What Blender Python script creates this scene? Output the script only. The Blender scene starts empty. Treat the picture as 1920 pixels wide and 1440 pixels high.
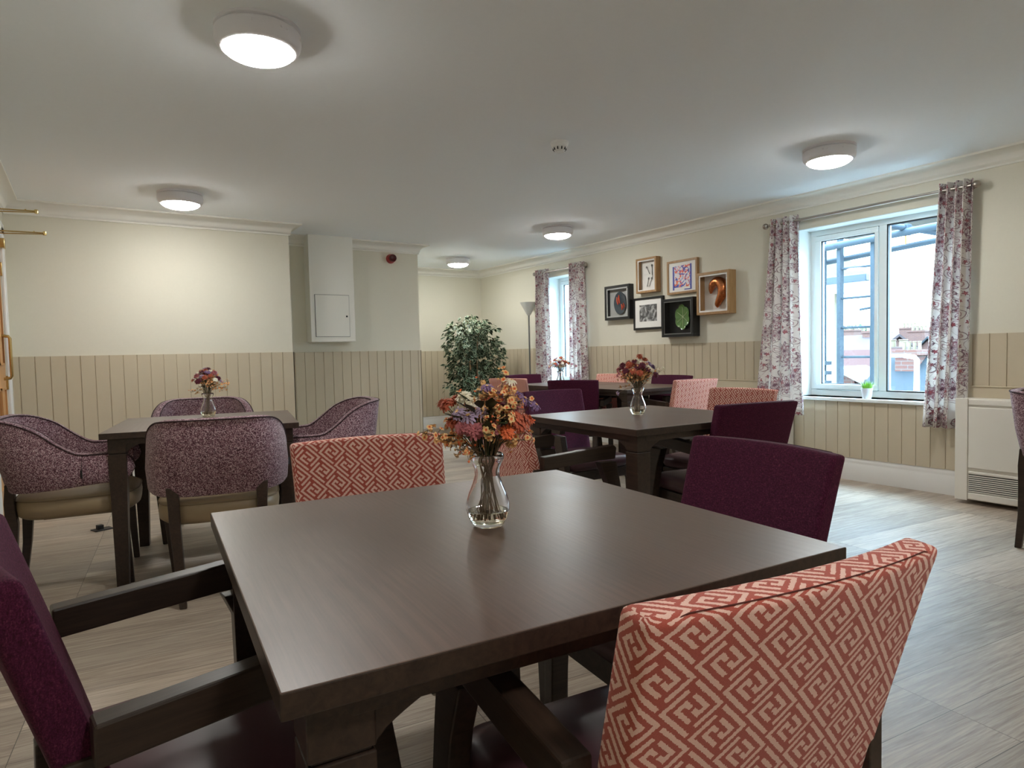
import bpy, bmesh, math, random
import numpy as np
from mathutils import Vector, Matrix
random.seed(7)
S = bpy.context.scene
COL = S.collection
PI = math.pi

# ------------------------------------------------------------------ camera
F_PX = 1221.0
def _n(v): return v/np.linalg.norm(v)
vy = _n(np.array([164-960.0, 681-720.0, F_PX]))
vx = _n(np.array([2839-960.0, 620-720.0, F_PX]))
vx = _n(vx-vy*np.dot(vx, vy))
vz = np.cross(vx, vy)
if vz[1] > 0: vz = -vz
Rw = np.array([vx, vy, vz])
CAM_H = 1.08
cd = bpy.data.cameras.new('camera'); cam = bpy.data.objects.new('camera', cd); COL.objects.link(cam)
cd.sensor_width = 36; cd.lens = F_PX*36/1920; cd.clip_start = 0.02; cd.clip_end = 600
M = Matrix.Identity(4)
for r in range(3):
    M[r][0] = Rw[r][0]; M[r][1] = -Rw[r][1]; M[r][2] = -Rw[r][2]
M[2][3] = CAM_H
cam.matrix_world = M
S.camera = cam

# ------------------------------------------------------------------ world and exposure
w = bpy.data.worlds.new('sky'); S.world = w; w.use_nodes = True
bgn = w.node_tree.nodes['Background']
bgn.inputs[0].default_value = (0.56, 0.80, 1.0, 1)
_t = w.node_tree; _tc = _t.nodes.new('ShaderNodeTexCoord'); _sp = _t.nodes.new('ShaderNodeSeparateXYZ'); _mr = _t.nodes.new('ShaderNodeMapRange')
_t.links.new(_tc.outputs['Generated'], _sp.inputs[0]); _t.links.new(_sp.outputs[2], _mr.inputs[0])   # overcast sky: three times brighter at the zenith than at the horizon
_mr.inputs[1].default_value = 0.12; _mr.inputs[2].default_value = 0.9; _mr.inputs[3].default_value = 2.3; _mr.inputs[4].default_value = 7.0
_t.links.new(_mr.outputs[0], bgn.inputs[1])
S.view_settings.view_transform = 'Standard'; S.view_settings.look = 'None'
S.view_settings.gamma = 1; S.view_settings.use_curve_mapping = False
S.view_settings.exposure = 3.05
LAMP_STRENGTH = 12.0
S.cycles.max_bounces = 16; S.cycles.diffuse_bounces = 10; S.cycles.transmission_bounces = 12; S.cycles.transparent_max_bounces = 12
sd = bpy.data.lights.new('sun', 'SUN'); sd.energy = 0.4; sd.angle = math.radians(30); sd.color = (1.0, 0.97, 0.92)
sun = bpy.data.objects.new('sun', sd); COL.objects.link(sun)
sun.rotation_euler = (math.radians(40), 0, math.radians(150))

# ------------------------------------------------------------------ node helpers
def new_mat(name):
    m = bpy.data.materials.new(name); m.use_nodes = True
    nt = m.node_tree
    return m, nt, nt.nodes['Principled BSDF']
def N(nt, t, **kw):
    n = nt.nodes.new(t)
    for k, v in kw.items(): setattr(n, k, v)
    return n
def setin(n, i, v):
    if v is None: return
    s = n.inputs[i]
    if isinstance(v, bpy.types.NodeSocket): n.id_data.links.new(v, s)
    else: s.default_value = v
def mth(nt, op, a, b=None, c=None):
    n = N(nt, 'ShaderNodeMath', operation=op); setin(n, 0, a); setin(n, 1, b); setin(n, 2, c); return n.outputs[0]
def mixc(nt, f, a, b):
    n = N(nt, 'ShaderNodeMix', data_type='RGBA'); setin(n, 0, f); setin(n, 6, a); setin(n, 7, b); return n.outputs[2]
def ramp(nt, f, stops, interp='LINEAR'):
    n = N(nt, 'ShaderNodeValToRGB'); cr = n.color_ramp; cr.interpolation = interp
    while len(cr.elements) < len(stops): cr.elements.new(0.5)
    for e, (p, c) in zip(cr.elements, stops):
        e.position = p; e.color = c if len(c) == 4 else (*c, 1)
    setin(n, 0, f); return n.outputs[0]
def noise(nt, vec, scale, detail=2, rough=.5, dist=0.0):
    n = N(nt, 'ShaderNodeTexNoise'); setin(n, 'Vector', vec); setin(n, 'Scale', scale); setin(n, 'Detail', detail)
    setin(n, 'Roughness', rough); setin(n, 'Distortion', dist); return n.outputs['Fac']
def mapping(nt, vec, scale=(1, 1, 1), rot=(0, 0, 0), loc=(0, 0, 0)):
    n = N(nt, 'ShaderNodeMapping'); setin(n, 'Vector', vec); setin(n, 'Scale', scale); setin(n, 'Rotation', rot); setin(n, 'Location', loc)
    return n.outputs[0]
def coord(nt, k='Object'): return N(nt, 'ShaderNodeTexCoord').outputs[k]
def bump(nt, b, h, strength=.3, dist=.002):
    n = N(nt, 'ShaderNodeBump'); setin(n, 'Height', h); setin(n, 'Strength', strength); setin(n, 'Distance', dist)
    setin(b, 'Normal', n.outputs[0])
def c4(c): return (c[0], c[1], c[2], 1)
def plain(name, col, rough=.5, metal=0.0, nscale=0, namt=.06, spec=None, bmp=0, emis=None):
    m, nt, b = new_mat(name)
    if nscale:
        f = noise(nt, coord(nt), nscale, 3)
        setin(b, 'Base Color', mixc(nt, f, c4([x*(1-namt*2) for x in col]), c4([min(1, x*(1+namt*2)) for x in col])))
        if bmp: bump(nt, b, f, bmp)
    else: setin(b, 'Base Color', c4(col))
    setin(b, 'Roughness', rough); setin(b, 'Metallic', metal)
    if spec is not None: setin(b, 'Specular IOR Level', spec)
    if emis: setin(b, 'Emission Color', c4(emis[0])); setin(b, 'Emission Strength', emis[1])
    return m

# ------------------------------------------------------------------ materials
MT = {}
MT['wall'] = plain('wall_paint', (.67, .645, .545), .85, nscale=60, namt=.01, bmp=.04)
MT['ceil'] = plain('ceiling_paint', (.84, .88, .91), .9, nscale=40, namt=.008)
MT['coving'] = plain('coving_paint', (.78, .77, .71), .7)
MT['dado'] = plain('dado_paint', (.52, .45, .33), .55, nscale=3, namt=.015)
MT['skirt'] = plain('skirting_gloss', (.70, .69, .66), .3)
MT['white'] = plain('white_gloss', (.78, .80, .80), .3)
MT['upvc'] = plain('window_plastic', (.80, .86, .86), .3)
MT['gasket'] = plain('gasket_rubber', (.02, .025, .03), .5)
MT['cream'] = plain('cream_metal', (.72, .69, .62), .4)
MT['grille'] = plain('grille_metal', (.25, .23, .19), .5)
MT['brass'] = plain('brass', (.60, .45, .20), .25, 1.0)
MT['chrome'] = plain('brushed_steel', (.42, .38, .34), .28, 1.0)
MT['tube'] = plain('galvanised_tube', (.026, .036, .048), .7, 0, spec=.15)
MT['black'] = plain('black_paint', (.008, .008, .009), .35)
MT['blackhole'] = plain('black_rubber', (.012, .012, .012), .6)
MT['rustseam'] = plain('rust_seam_thread', (.10, .02, .015), .9)
MT['red'] = plain('red_plastic', (.35, .02, .025), .35)
MT['darkred'] = plain('dark_red_lens', (.06, .004, .008), .25)
MT['plumvinyl'] = plain('plum_vinyl', (.075, .030, .038), .38, nscale=25, namt=.04)
MT['tan'] = plain('tan_vinyl', (.30, .225, .135), .42, nscale=25, namt=.03, bmp=.05)
MT['tanpipe'] = plain('tan_piping', (.20, .145, .08), .45)
MT['piping'] = plain('dark_piping', (.035, .014, .018), .8)
MT['matboard'] = plain('white_mount_board', (.80, .79, .76), .7)
MT['greyboard'] = plain('grey_board', (.42, .43, .42), .8)
MT['silver'] = plain('silver_metal', (.25, .26, .27), .3, 1)
MT['greenglaze'] = plain('green_glaze', (.10, .20, .06), .12, nscale=30, namt=.15)
MT['greenlight'] = plain('pale_green_glaze', (.45, .55, .30), .15)
MT['coppernoise'] = plain('copper_metal', (.55, .19, .07), .28, 1, nscale=60, namt=.3, bmp=.5)
MT['darkplate'] = plain('dark_blue_glaze', (.02, .035, .05), .5)
MT['orangered'] = plain('orange_red_glaze', (.50, .07, .03), .2)
MT['potwhite'] = plain('white_ceramic', (.75, .80, .88), .4)
MT['grass'] = plain('artificial_grass', (.22, .45, .05), .5, nscale=40, namt=.2)
MT['stem'] = plain('green_brown_stem', (.06, .055, .022), .6)
MT['wirestem'] = plain('brown_wire_stem', (.20, .13, .075), .5)
MT['leafdark'] = plain('dusky_leaf', (.045, .055, .02), .5, nscale=60, namt=.2)
MT['bamboo'] = plain('cane_trunk', (.33, .19, .09), .6, nscale=30, namt=.15)
MT['bark'] = plain('bark_trunk', (.20, .13, .07), .7, nscale=40, namt=.2)
MT['pot'] = plain('terracotta_pot', (.22, .09, .05), .7)
MT['leafgreen'] = plain('ficus_green', (.016, .042, .018), .45, nscale=30, namt=.2)
MT['leafcream'] = plain('ficus_cream_edge', (.36, .43, .28), .5)
MT['lampshade'] = plain('frosted_shade', (.62, .62, .58), .5)
MT['treegreen'] = plain('tree_foliage', (.022, .045, .016), .8, nscale=4, namt=.3)
MT['lightbody'] = plain('fitting_plastic', (.72, .71, .74), .3)
MT['diffuser'] = plain('lit_diffuser', (.9, .9, .88), .4, emis=((1.0, .985, .94), LAMP_STRENGTH))
MT['smoke'] = plain('detector_plastic', (.72, .73, .71), .4)

def petal_mat(name, c, c2=None):
    m, nt, b = new_mat(name)
    f = noise(nt, coord(nt), 120, 2)
    c2 = c2 or [x*.55 for x in c]
    setin(b, 'Base Color', mixc(nt, f, c4(c2), c4(c))); setin(b, 'Roughness', .8)
    return m
MT['p_rust'] = petal_mat('rust_petal', (.72, .17, .09)); MT['p_rose'] = petal_mat('rose_petal', (.62, .19, .21))
MT['p_cream'] = petal_mat('cream_petal', (1.0, .97, .88), (.92, .86, .68)); MT['p_lilac'] = petal_mat('lilac_petal', (.62, .50, .66), (.36, .24, .42))
MT['p_plum'] = petal_mat('plum_petal', (.20, .03, .06)); MT['p_purple'] = petal_mat('purple_petal', (.40, .26, .48), (.22, .12, .28))
MT['p_yellow'] = petal_mat('yellow_petal', (.97, .76, .42), (.93, .48, .16)); MT['p_orange'] = petal_mat('orange_petal', (.90, .25, .08), (.80, .13, .05))

def wood_dark(name, c1, c2, rough, sc=(90, 6, 90), spec=.5):
    m, nt, b = new_mat(name)
    v = mapping(nt, coord(nt), sc)
    f = noise(nt, v, 1.0, 5, .65, .6)
    setin(b, 'Base Color', ramp(nt, f, [(.3, c1), (.7, c2)]))
    setin(b, 'Roughness', rough); setin(b, 'Specular IOR Level', spec)
    bump(nt, b, f, .15, .001)
    return m
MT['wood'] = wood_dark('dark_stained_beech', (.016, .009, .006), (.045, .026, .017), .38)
MT['oak'] = wood_dark('oak_frame', (.30, .165, .065), (.42, .25, .11), .5, (60, 60, 8))
MT['doorwood'] = wood_dark('honey_oak_door', (.42, .20, .07), (.60, .33, .13), .4, (20, 20, 2))

def table_mat():
    m, nt, b = new_mat('stained_table_top')
    co = coord(nt)
    warp = N(nt, 'ShaderNodeTexNoise'); setin(warp, 'Vector', mapping(nt, co, (1.6, .30, 1), (0, 0, 0), (.3, 2.1, 0))); setin(warp, 'Scale', 1.3); setin(warp, 'Detail', 1)
    add = N(nt, 'ShaderNodeVectorMath', operation='ADD'); setin(add, 0, co)
    sc = N(nt, 'ShaderNodeVectorMath', operation='SCALE'); setin(sc, 0, warp.outputs['Color']); setin(sc, 3, .40); setin(add, 1, sc.outputs[0])
    wv = N(nt, 'ShaderNodeTexWave', wave_type='BANDS', bands_direction='X'); setin(wv, 'Vector', add.outputs[0])
    setin(wv, 'Scale', 22.0); setin(wv, 'Distortion', .8); setin(wv, 'Detail', 2); setin(wv, 'Detail Scale', 1.5)
    fine = noise(nt, mapping(nt, co, (300, 9, 300)), 1, 3, .6)
    pores = noise(nt, mapping(nt, co, (5, 3, 5)), 1, 3, .5)
    msk = ramp(nt, pores, [(.50, (0, 0, 0)), (.66, (1, 1, 1))])
    f = mth(nt, 'ADD', mth(nt, 'MULTIPLY', mth(nt, 'MULTIPLY', wv.outputs['Fac'], msk), .16), mth(nt, 'MULTIPLY', fine, .45))
    f = mth(nt, 'ADD', f, mth(nt, 'MULTIPLY', pores, .3))
    setin(b, 'Base Color', ramp(nt, f, [(.25, (.075, .042, .030)), (.75, (.160, .096, .070))]))
    setin(b, 'Roughness', mth(nt, 'ADD', .30, mth(nt, 'MULTIPLY', pores, .12))); setin(b, 'Specular IOR Level', .85)
    bump(nt, b, mth(nt, 'ADD', fine, wv.outputs['Fac']), .06, .0006)
    return m
MT['table'] = table_mat()

def floor_mat():
    m, nt, b = new_mat('vinyl_plank_floor')
    v = mapping(nt, coord(nt), (1, 1, 1), (0, 0, math.radians(5.77)))
    br = N(nt, 'ShaderNodeTexBrick'); br.offset = .37; br.offset_frequency = 1
    setin(br, 'Vector', v); setin(br, 'Scale', 1.0); setin(br, 'Brick Width', 1.22); setin(br, 'Row Height', .18)
    setin(br, 'Mortar Size', .0012); setin(br, 'Mortar Smooth', .2)
    setin(br, 'Color1', (0, 0, 0, 1)); setin(br, 'Color2', (1, 1, 1, 1)); setin(br, 'Mortar', (.5, .5, .5, 1)); setin(br, 'Bias', 0)
    cellv = N(nt, 'ShaderNodeVectorMath', operation='ADD'); setin(cellv, 0, v)
    sc = N(nt, 'ShaderNodeVectorMath', operation='SCALE'); setin(sc, 0, br.outputs['Color']); setin(sc, 3, 7.3); setin(cellv, 1, sc.outputs[0])
    grain = noise(nt, mapping(nt, cellv.outputs[0], (2.0, 42, 1)), 1, 6, .72, 1.6)
    fine = noise(nt, mapping(nt, cellv.outputs[0], (9, 220, 1)), 1, 3, .6)
    big = noise(nt, mapping(nt, cellv.outputs[0], (1.0, 4, 1)), 1, 2)
    f = mth(nt, 'ADD', mth(nt, 'MULTIPLY', grain, .6), mth(nt, 'ADD', mth(nt, 'MULTIPLY', fine, .25), mth(nt, 'MULTIPLY', big, .25)))
    base = ramp(nt, f, [(.36, (.10, .072, .050)), (.5, (.27, .21, .158)), (.64, (.43, .36, .285))])
    sep = N(nt, 'ShaderNodeSeparateColor'); setin(sep, 0, br.outputs['Color'])
    val = N(nt, 'ShaderNodeHueSaturation'); setin(val, 'Color', base)
    setin(val, 'Value', mth(nt, 'ADD', .82, mth(nt, 'MULTIPLY', sep.outputs[0], .34)))
    col = mixc(nt, br.outputs['Fac'], val.outputs[0], (.06, .045, .035, 1))
    setin(b, 'Base Color', col); setin(b, 'Roughness', mth(nt, 'ADD', .46, mth(nt, 'MULTIPLY', grain, .12)))
    setin(b, 'Specular IOR Level', 1.0)
    bump(nt, b, mth(nt, 'SUBTRACT', f, mth(nt, 'MULTIPLY', br.outputs['Fac'], 1.0)), .18, .0015)
    return m
MT['floor'] = floor_mat()

def weave(nt, uv, sc):
    a = N(nt, 'ShaderNodeTexWave', bands_direction='X'); setin(a, 'Vector', uv); setin(a, 'Scale', sc)
    c = N(nt, 'ShaderNodeTexWave', bands_direction='Y'); setin(c, 'Vector', uv); setin(c, 'Scale', sc)
    return mth(nt, 'MULTIPLY', a.outputs['Fac'], c.outputs['Fac'])
def fabric_plum():
    m, nt, b = new_mat('plum_chenille')
    co = coord(nt)
    f = noise(nt, mapping(nt, co, (420, 420, 130)), 1, 3, .75)
    g = noise(nt, mapping(nt, co, (130, 420, 420)), 1, 3, .7)
    h = mth(nt, 'MULTIPLY', f, g)
    setin(b, 'Base Color', ramp(nt, h, [(.15, (.030, .004, .014)), (.30, (.075, .009, .034)), (.44, (.15, .035, .065))]))
    setin(b, 'Roughness', .85); setin(b, 'Sheen Weight', .08); setin(b, 'Sheen Roughness', .4); setin(b, 'Sheen Tint', (.8, .3, .4, 1))
    setin(b, 'Specular IOR Level', .2)
    bump(nt, b, h, .5, .001)
    return m
MT['plum'] = fabric_plum()
def fabric_tweed():
    m, nt, b = new_mat('mauve_tweed')
    co = coord(nt)
    vo = N(nt, 'ShaderNodeTexVoronoi'); setin(vo, 'Vector', co); setin(vo, 'Scale', 330)
    sep = N(nt, 'ShaderNodeSeparateColor'); setin(sep, 0, vo.outputs['Color'])
    setin(b, 'Base Color', ramp(nt, sep.outputs[0], [(0, (.045, .016, .024)), (.35, (.13, .055, .075)), (.6, (.26, .14, .17)), (1, (.58, .44, .46))]))
    setin(b, 'Roughness', .9); setin(b, 'Sheen Weight', .2); setin(b, 'Specular IOR Level', .2)
    bump(nt, b, vo.outputs['Distance'], .5, .001)
    return m
MT['tweed'] = fabric_tweed()

def fabric_key():
    m, nt, b = new_mat('coral_key_weave')
    uv = N(nt, 'ShaderNodeUVMap'); uv.uv_map = 'UVMap'
    # thread wobble
    wob = N(nt, 'ShaderNodeTexNoise'); setin(wob, 'Vector', uv.outputs[0]); setin(wob, 'Scale', 420); setin(wob, 'Detail', 1)
    sub = N(nt, 'ShaderNodeVectorMath', operation='SUBTRACT'); setin(sub, 0, wob.outputs['Color']); sub.inputs[1].default_value = (.5, .5, .5)
    sc = N(nt, 'ShaderNodeVectorMath', operation='SCALE'); setin(sc, 0, sub.outputs[0]); setin(sc, 3, .0035)
    add = N(nt, 'ShaderNodeVectorMath', operation='ADD'); setin(add, 0, uv.outputs[0]); setin(add, 1, sc.outputs[0])
    unit = .0056
    v = mapping(nt, add.outputs[0], (1/unit, 1/unit*1.12, 1), (0, 0, math.radians(43)))
    sx = N(nt, 'ShaderNodeSeparateXYZ'); setin(sx, 0, v)
    P = 11.0
    ix = mth(nt, 'FLOOR', mth(nt, 'DIVIDE', sx.outputs[0], P))
    yoff = mth(nt, 'ADD', sx.outputs[1], mth(nt, 'MULTIPLY', ix, 3.5))
    X = mth(nt, 'FLOORED_MODULO', sx.outputs[0], P); Y = mth(nt, 'FLOORED_MODULO', yoff, P)
    rects = [(0, 1.08, 0, 10), (0, 7.2, 0, 1.08), (2.2, 3.28, 2.2, 7.6), (2.2, 5.5, 2.2, 3.28), (4.4, 5.6, 2.2, 4.6),
             (8.92, 10, 0, 10), (2.8, 10, 8.92, 10), (6.72, 7.8, 2.4, 7.8), (4.5, 7.8, 6.72, 7.8), (4.4, 5.6, 5.4, 7.8)]
    tot = None
    for x0, x1, y0, y1 in rects:
        a = mth(nt, 'COMPARE', X, (x0+x1)/2, (x1-x0)/2); c = mth(nt, 'COMPARE', Y, (y0+y1)/2, (y1-y0)/2)
        r = mth(nt, 'MULTIPLY', a, c)
        tot = r if tot is None else mth(nt, 'MAXIMUM', tot, r)
    wv = weave(nt, uv.outputs[0], 330)
    thr = noise(nt, uv.outputs[0], 700, 2, .6)
    rust = mixc(nt, thr, (.36, .055, .038, 1), (.58, .14, .10, 1))
    pale = mixc(nt, thr, (.80, .44, .36, 1), (.95, .72, .63, 1))
    setin(b, 'Base Color', mixc(nt, tot, rust, pale)); setin(b, 'Roughness', .85); setin(b, 'Specular IOR Level', .25)
    setin(b, 'Sheen Weight', .15)
    bump(nt, b, mth(nt, 'ADD', mth(nt, 'MULTIPLY', tot, .6), mth(nt, 'MULTIPLY', wv, .8)), .45, .0012)
    return m
MT['coral'] = fabric_key()

def curtain_mat():
    m, nt, b = new_mat('floral_curtain_cotton')
    uv = N(nt, 'ShaderNodeUVMap'); uv.uv_map = 'UVMap'
    wob = N(nt, 'ShaderNodeTexNoise'); setin(wob, 'Vector', uv.outputs[0]); setin(wob, 'Scale', 14); setin(wob, 'Detail', 2)
    sub = N(nt, 'ShaderNodeVectorMath', operation='SUBTRACT'); setin(sub, 0, wob.outputs['Color']); sub.inputs[1].default_value = (.5, .5, .5)
    sc = N(nt, 'ShaderNodeVectorMath', operation='SCALE'); setin(sc, 0, sub.outputs[0]); setin(sc, 3, .035)
    add = N(nt, 'ShaderNodeVectorMath', operation='ADD'); setin(add, 0, uv.outputs[0]); setin(add, 1, sc.outputs[0])
    def flowers(scale, petals, r0, off):
        v = mapping(nt, add.outputs[0], (scale, scale, 0), (0, 0, .5), off)
        vo = N(nt, 'ShaderNodeTexVoronoi', voronoi_dimensions='2D'); setin(vo, 'Vector', v); setin(vo, 'Scale', 1); setin(vo, 'Randomness', .75)
        d = N(nt, 'ShaderNodeVectorMath', operation='SUBTRACT'); setin(d, 0, v); setin(d, 1, vo.outputs['Position'])
        s = N(nt, 'ShaderNodeSeparateXYZ'); setin(s, 0, d.outputs[0])
        th = mth(nt, 'ARCTAN2', s.outputs[1], s.outputs[0])
        rad = vo.outputs['Distance']
        edge = mth(nt, 'MULTIPLY', mth(nt, 'ADD', 1.0, mth(nt, 'MULTIPLY', mth(nt, 'SINE', mth(nt, 'MULTIPLY', th, petals)), .35)), r0)
        return rad, edge, mth(nt, 'DIVIDE', rad, edge), vo.outputs['Color']
    def band(x, c, wd): return mth(nt, 'COMPARE', x, c, wd)
    base = (.84, .81, .78, 1)
    col = base
    # trailing stems
    n1 = noise(nt, uv.outputs[0], 9, 1.5); n2 = noise(nt, mapping(nt, uv.outputs[0], (1, 1, 1), (0, 0, 0), (5, 3, 0)), 7, 1)
    col = mixc(nt, mth(nt, 'MULTIPLY', band(n1, .5, .006), .6), col, (.30, .20, .20, 1))
    # large flowers
    rad, e, q, vc = flowers(6.0, 10, .30, (0, 0, 0))
    col = mixc(nt, mth(nt, 'MULTIPLY', mth(nt, 'LESS_THAN', q, 1.0), .22), col, (.55, .42, .48, 1))
    col = mixc(nt, band(q, 1.0, .08), col, (.28, .18, .22, 1))
    col = mixc(nt, band(q, .62, .08), col, (.36, .17, .21, 1))
    col = mixc(nt, mth(nt, 'LESS_THAN', q, .30), col, (.26, .15, .19, 1))
    # paisley outlines
    rad, e, q, vc = flowers(8, 2, .34, (3.3, 1.7, 0))
    col = mixc(nt, mth(nt, 'MULTIPLY', band(q, .9, .055), .9), col, (.30, .20, .22, 1))
    col = mixc(nt, mth(nt, 'MULTIPLY', band(q, .45, .08), .7), col, (.42, .24, .27, 1))
    # red buds
    rad, e, q, vc = flowers(14, 5, .18, (7.3, 2.1, 0))
    sepc = N(nt, 'ShaderNodeSeparateColor'); setin(sepc, 0, vc)
    keep = mth(nt, 'GREATER_THAN', sepc.outputs[0], .45)
    col = mixc(nt, mth(nt, 'MULTIPLY', mth(nt, 'LESS_THAN', q, 1.0), keep), col, (.42, .18, .21, 1))
    col = mixc(nt, mth(nt, 'MULTIPLY', mth(nt, 'LESS_THAN', q, .4), keep), col, (.55, .22, .22, 1))
    setin(b, 'Base Color', col); setin(b, 'Roughness', .85); setin(b, 'Specular IOR Level', .15)
    tr = N(nt, 'ShaderNodeBsdfTranslucent'); setin(tr, 'Color', col)
    mx = N(nt, 'ShaderNodeMixShader'); setin(mx, 0, .35)
    out = nt.nodes['Material Output']
    nt.links.new(b.outputs[0], mx.inputs[1]); nt.links.new(tr.outputs[0], mx.inputs[2]); nt.links.new(mx.outputs[0], out.inputs[0])
    return m
MT['curtain'] = curtain_mat()

def pane_mat(name, tint=(1, 1, 1), refl=1.0):
    m = bpy.data.materials.new(name); m.use_nodes = True; nt = m.node_tree; nt.nodes.clear()
    out = N(nt, 'ShaderNodeOutputMaterial'); t = N(nt, 'ShaderNodeBsdfTransparent'); setin(t, 'Color', c4(tint))
    g = N(nt, 'ShaderNodeBsdfGlossy'); setin(g, 'Roughness', .02)
    fr = N(nt, 'ShaderNodeFresnel'); setin(fr, 'IOR', 1.45)
    mx = N(nt, 'ShaderNodeMixShader'); gm = N(nt, 'ShaderNodeNewGeometry')      # reflect on the outer faces only; the thin pane has no inner total reflection
    setin(mx, 0, mth(nt, 'MULTIPLY', mth(nt, 'MULTIPLY', fr.outputs[0], mth(nt, 'SUBTRACT', 1.0, gm.outputs['Backfacing'])), refl))
    nt.links.new(t.outputs[0], mx.inputs[1]); nt.links.new(g.outputs[0], mx.inputs[2]); nt.links.new(mx.outputs[0], out.inputs[0])
    return m
MT['pane'] = pane_mat('window_glass', (.97, 1, 1)); MT['picglass'] = pane_mat('picture_glass', (1, 1, 1), .35)
def glass_mat():
    m, nt, b = new_mat('vase_glass')
    setin(b, 'Base Color', (1, 1, 1, 1)); setin(b, 'Roughness', 0.0); setin(b, 'Transmission Weight', 1.0); setin(b, 'IOR', 1.47)
    return m
MT['glass'] = glass_mat()
def resin_mat():
    m, nt, b = new_mat('clear_resin_water')
    setin(b, 'Base Color', (1.0, .97, .80, 1)); setin(b, 'Roughness', 0.02); setin(b, 'Transmission Weight', 1.0); setin(b, 'IOR', 1.36)
    return m
MT['water'] = resin_mat()
def brick_mat(name, c1, c2, mo):
    m, nt, b = new_mat(name)
    sx = N(nt, 'ShaderNodeSeparateXYZ'); setin(sx, 0, coord(nt))
    cb = N(nt, 'ShaderNodeCombineXYZ'); setin(cb, 0, mth(nt, 'ADD', sx.outputs[0], sx.outputs[1])); setin(cb, 1, sx.outputs[2])
    br = N(nt, 'ShaderNodeTexBrick'); setin(br, 'Vector', cb.outputs[0]); setin(br, 'Scale', 1); setin(br, 'Brick Width', .225); setin(br, 'Row Height', .075)
    setin(br, 'Mortar Size', .008); setin(br, 'Color1', c4(c1)); setin(br, 'Color2', c4(c2)); setin(br, 'Mortar', c4(mo))
    setin(b, 'Base Color', br.outputs[0]); setin(b, 'Roughness', .9); return m
MT['brick'] = brick_mat('red_brick', (0.053, 0.017, 0.010), (0.045, 0.013, 0.009), (0.053, 0.038, 0.033))
MT['brickdull'] = brick_mat('dull_brick', (0.043, 0.017, 0.014), (0.036, 0.014, 0.013), (0.045, 0.035, 0.032))
def slate_mat(name, c1, c2):
    m, nt, b = new_mat(name)
    f = noise(nt, mapping(nt, coord(nt), (2, 2, 6)), 1.5, 4, .6)
    setin(b, 'Base Color', mixc(nt, f, c4(c1), c4(c2))); setin(b, 'Roughness', .9); setin(b, 'Specular IOR Level', .1); return m
MT['slate'] = slate_mat('slate_roof', (.011, .014, .018), (.014, .018, .022)); MT['slatepale'] = slate_mat('pale_slate_roof', (.015, .018, .021), (.020, .023, .026))
MT['tile'] = slate_mat('red_tile_roof', (.030, .014, .013), (.036, .018, .017)); MT['tilepurple'] = slate_mat('brown_tile_roof', (0.025, 0.018, 0.019), (0.035, 0.025, 0.026))
MT['clay'] = plain('clay_chimney_pot', (0.075, 0.058, 0.033), .8, nscale=6)
MT['render'] = plain('painted_render', (0.070, 0.063, 0.058), .8)
MT['hill'] = plain('far_hill_grass', (0.028, 0.034, 0.038), 1, nscale=.05, namt=.2)
MT['ground'] = plain('street_asphalt', (0.018, 0.019, 0.019), .9, nscale=.3)
MT['gutter'] = plain('blue_grey_gutter', (0.006, 0.014, 0.028), .4)
MT['lichen'] = slate_mat('mossy_tile', (0.028, 0.025, 0.015), (0.043, 0.038, 0.020))
MT['board'] = plain('scaffold_board', (0.043, 0.034, 0.024), .8, nscale=8, namt=.15)

def print_mat():       # abstract red and blue print, generic
    m, nt, b = new_mat('red_blue_print')
    co = coord(nt)
    n1 = noise(nt, co, 13, 4, .6, 2.2); n2 = noise(nt, mapping(nt, co, (1, 1, 1), (0, 0, 0), (3, 1, 2)), 15, 4, .6, 2.0)
    col = ramp(nt, n1, [(0, (.75, .72, .76)), (.50, (.78, .74, .76)), (.53, (.75, .10, .06)), (.62, (.70, .08, .05)), (.63, (.80, .35, .12))], 'CONSTANT')
    col = mixc(nt, mth(nt, 'GREATER_THAN', n2, .56), col, (.08, .09, .42, 1))
    setin(b, 'Base Color', col); setin(b, 'Roughness', .6); return m
MT['print'] = print_mat()
MT['printblue'] = plain('blue_print_ink', (.06, .08, .40), .6)
def photo_mat():
    m, nt, b = new_mat('monochrome_photo')
    co = coord(nt)
    n1 = noise(nt, co, 11, 5, .55, 1.6)
    setin(b, 'Base Color', ramp(nt, n1, [(.34, (.02, .02, .02)), (.46, (.12, .12, .12)), (.56, (.36, .36, .36)), (.70, (.75, .75, .75))]))
    setin(b, 'Roughness', .4); return m
MT['photo'] = photo_mat()

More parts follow.
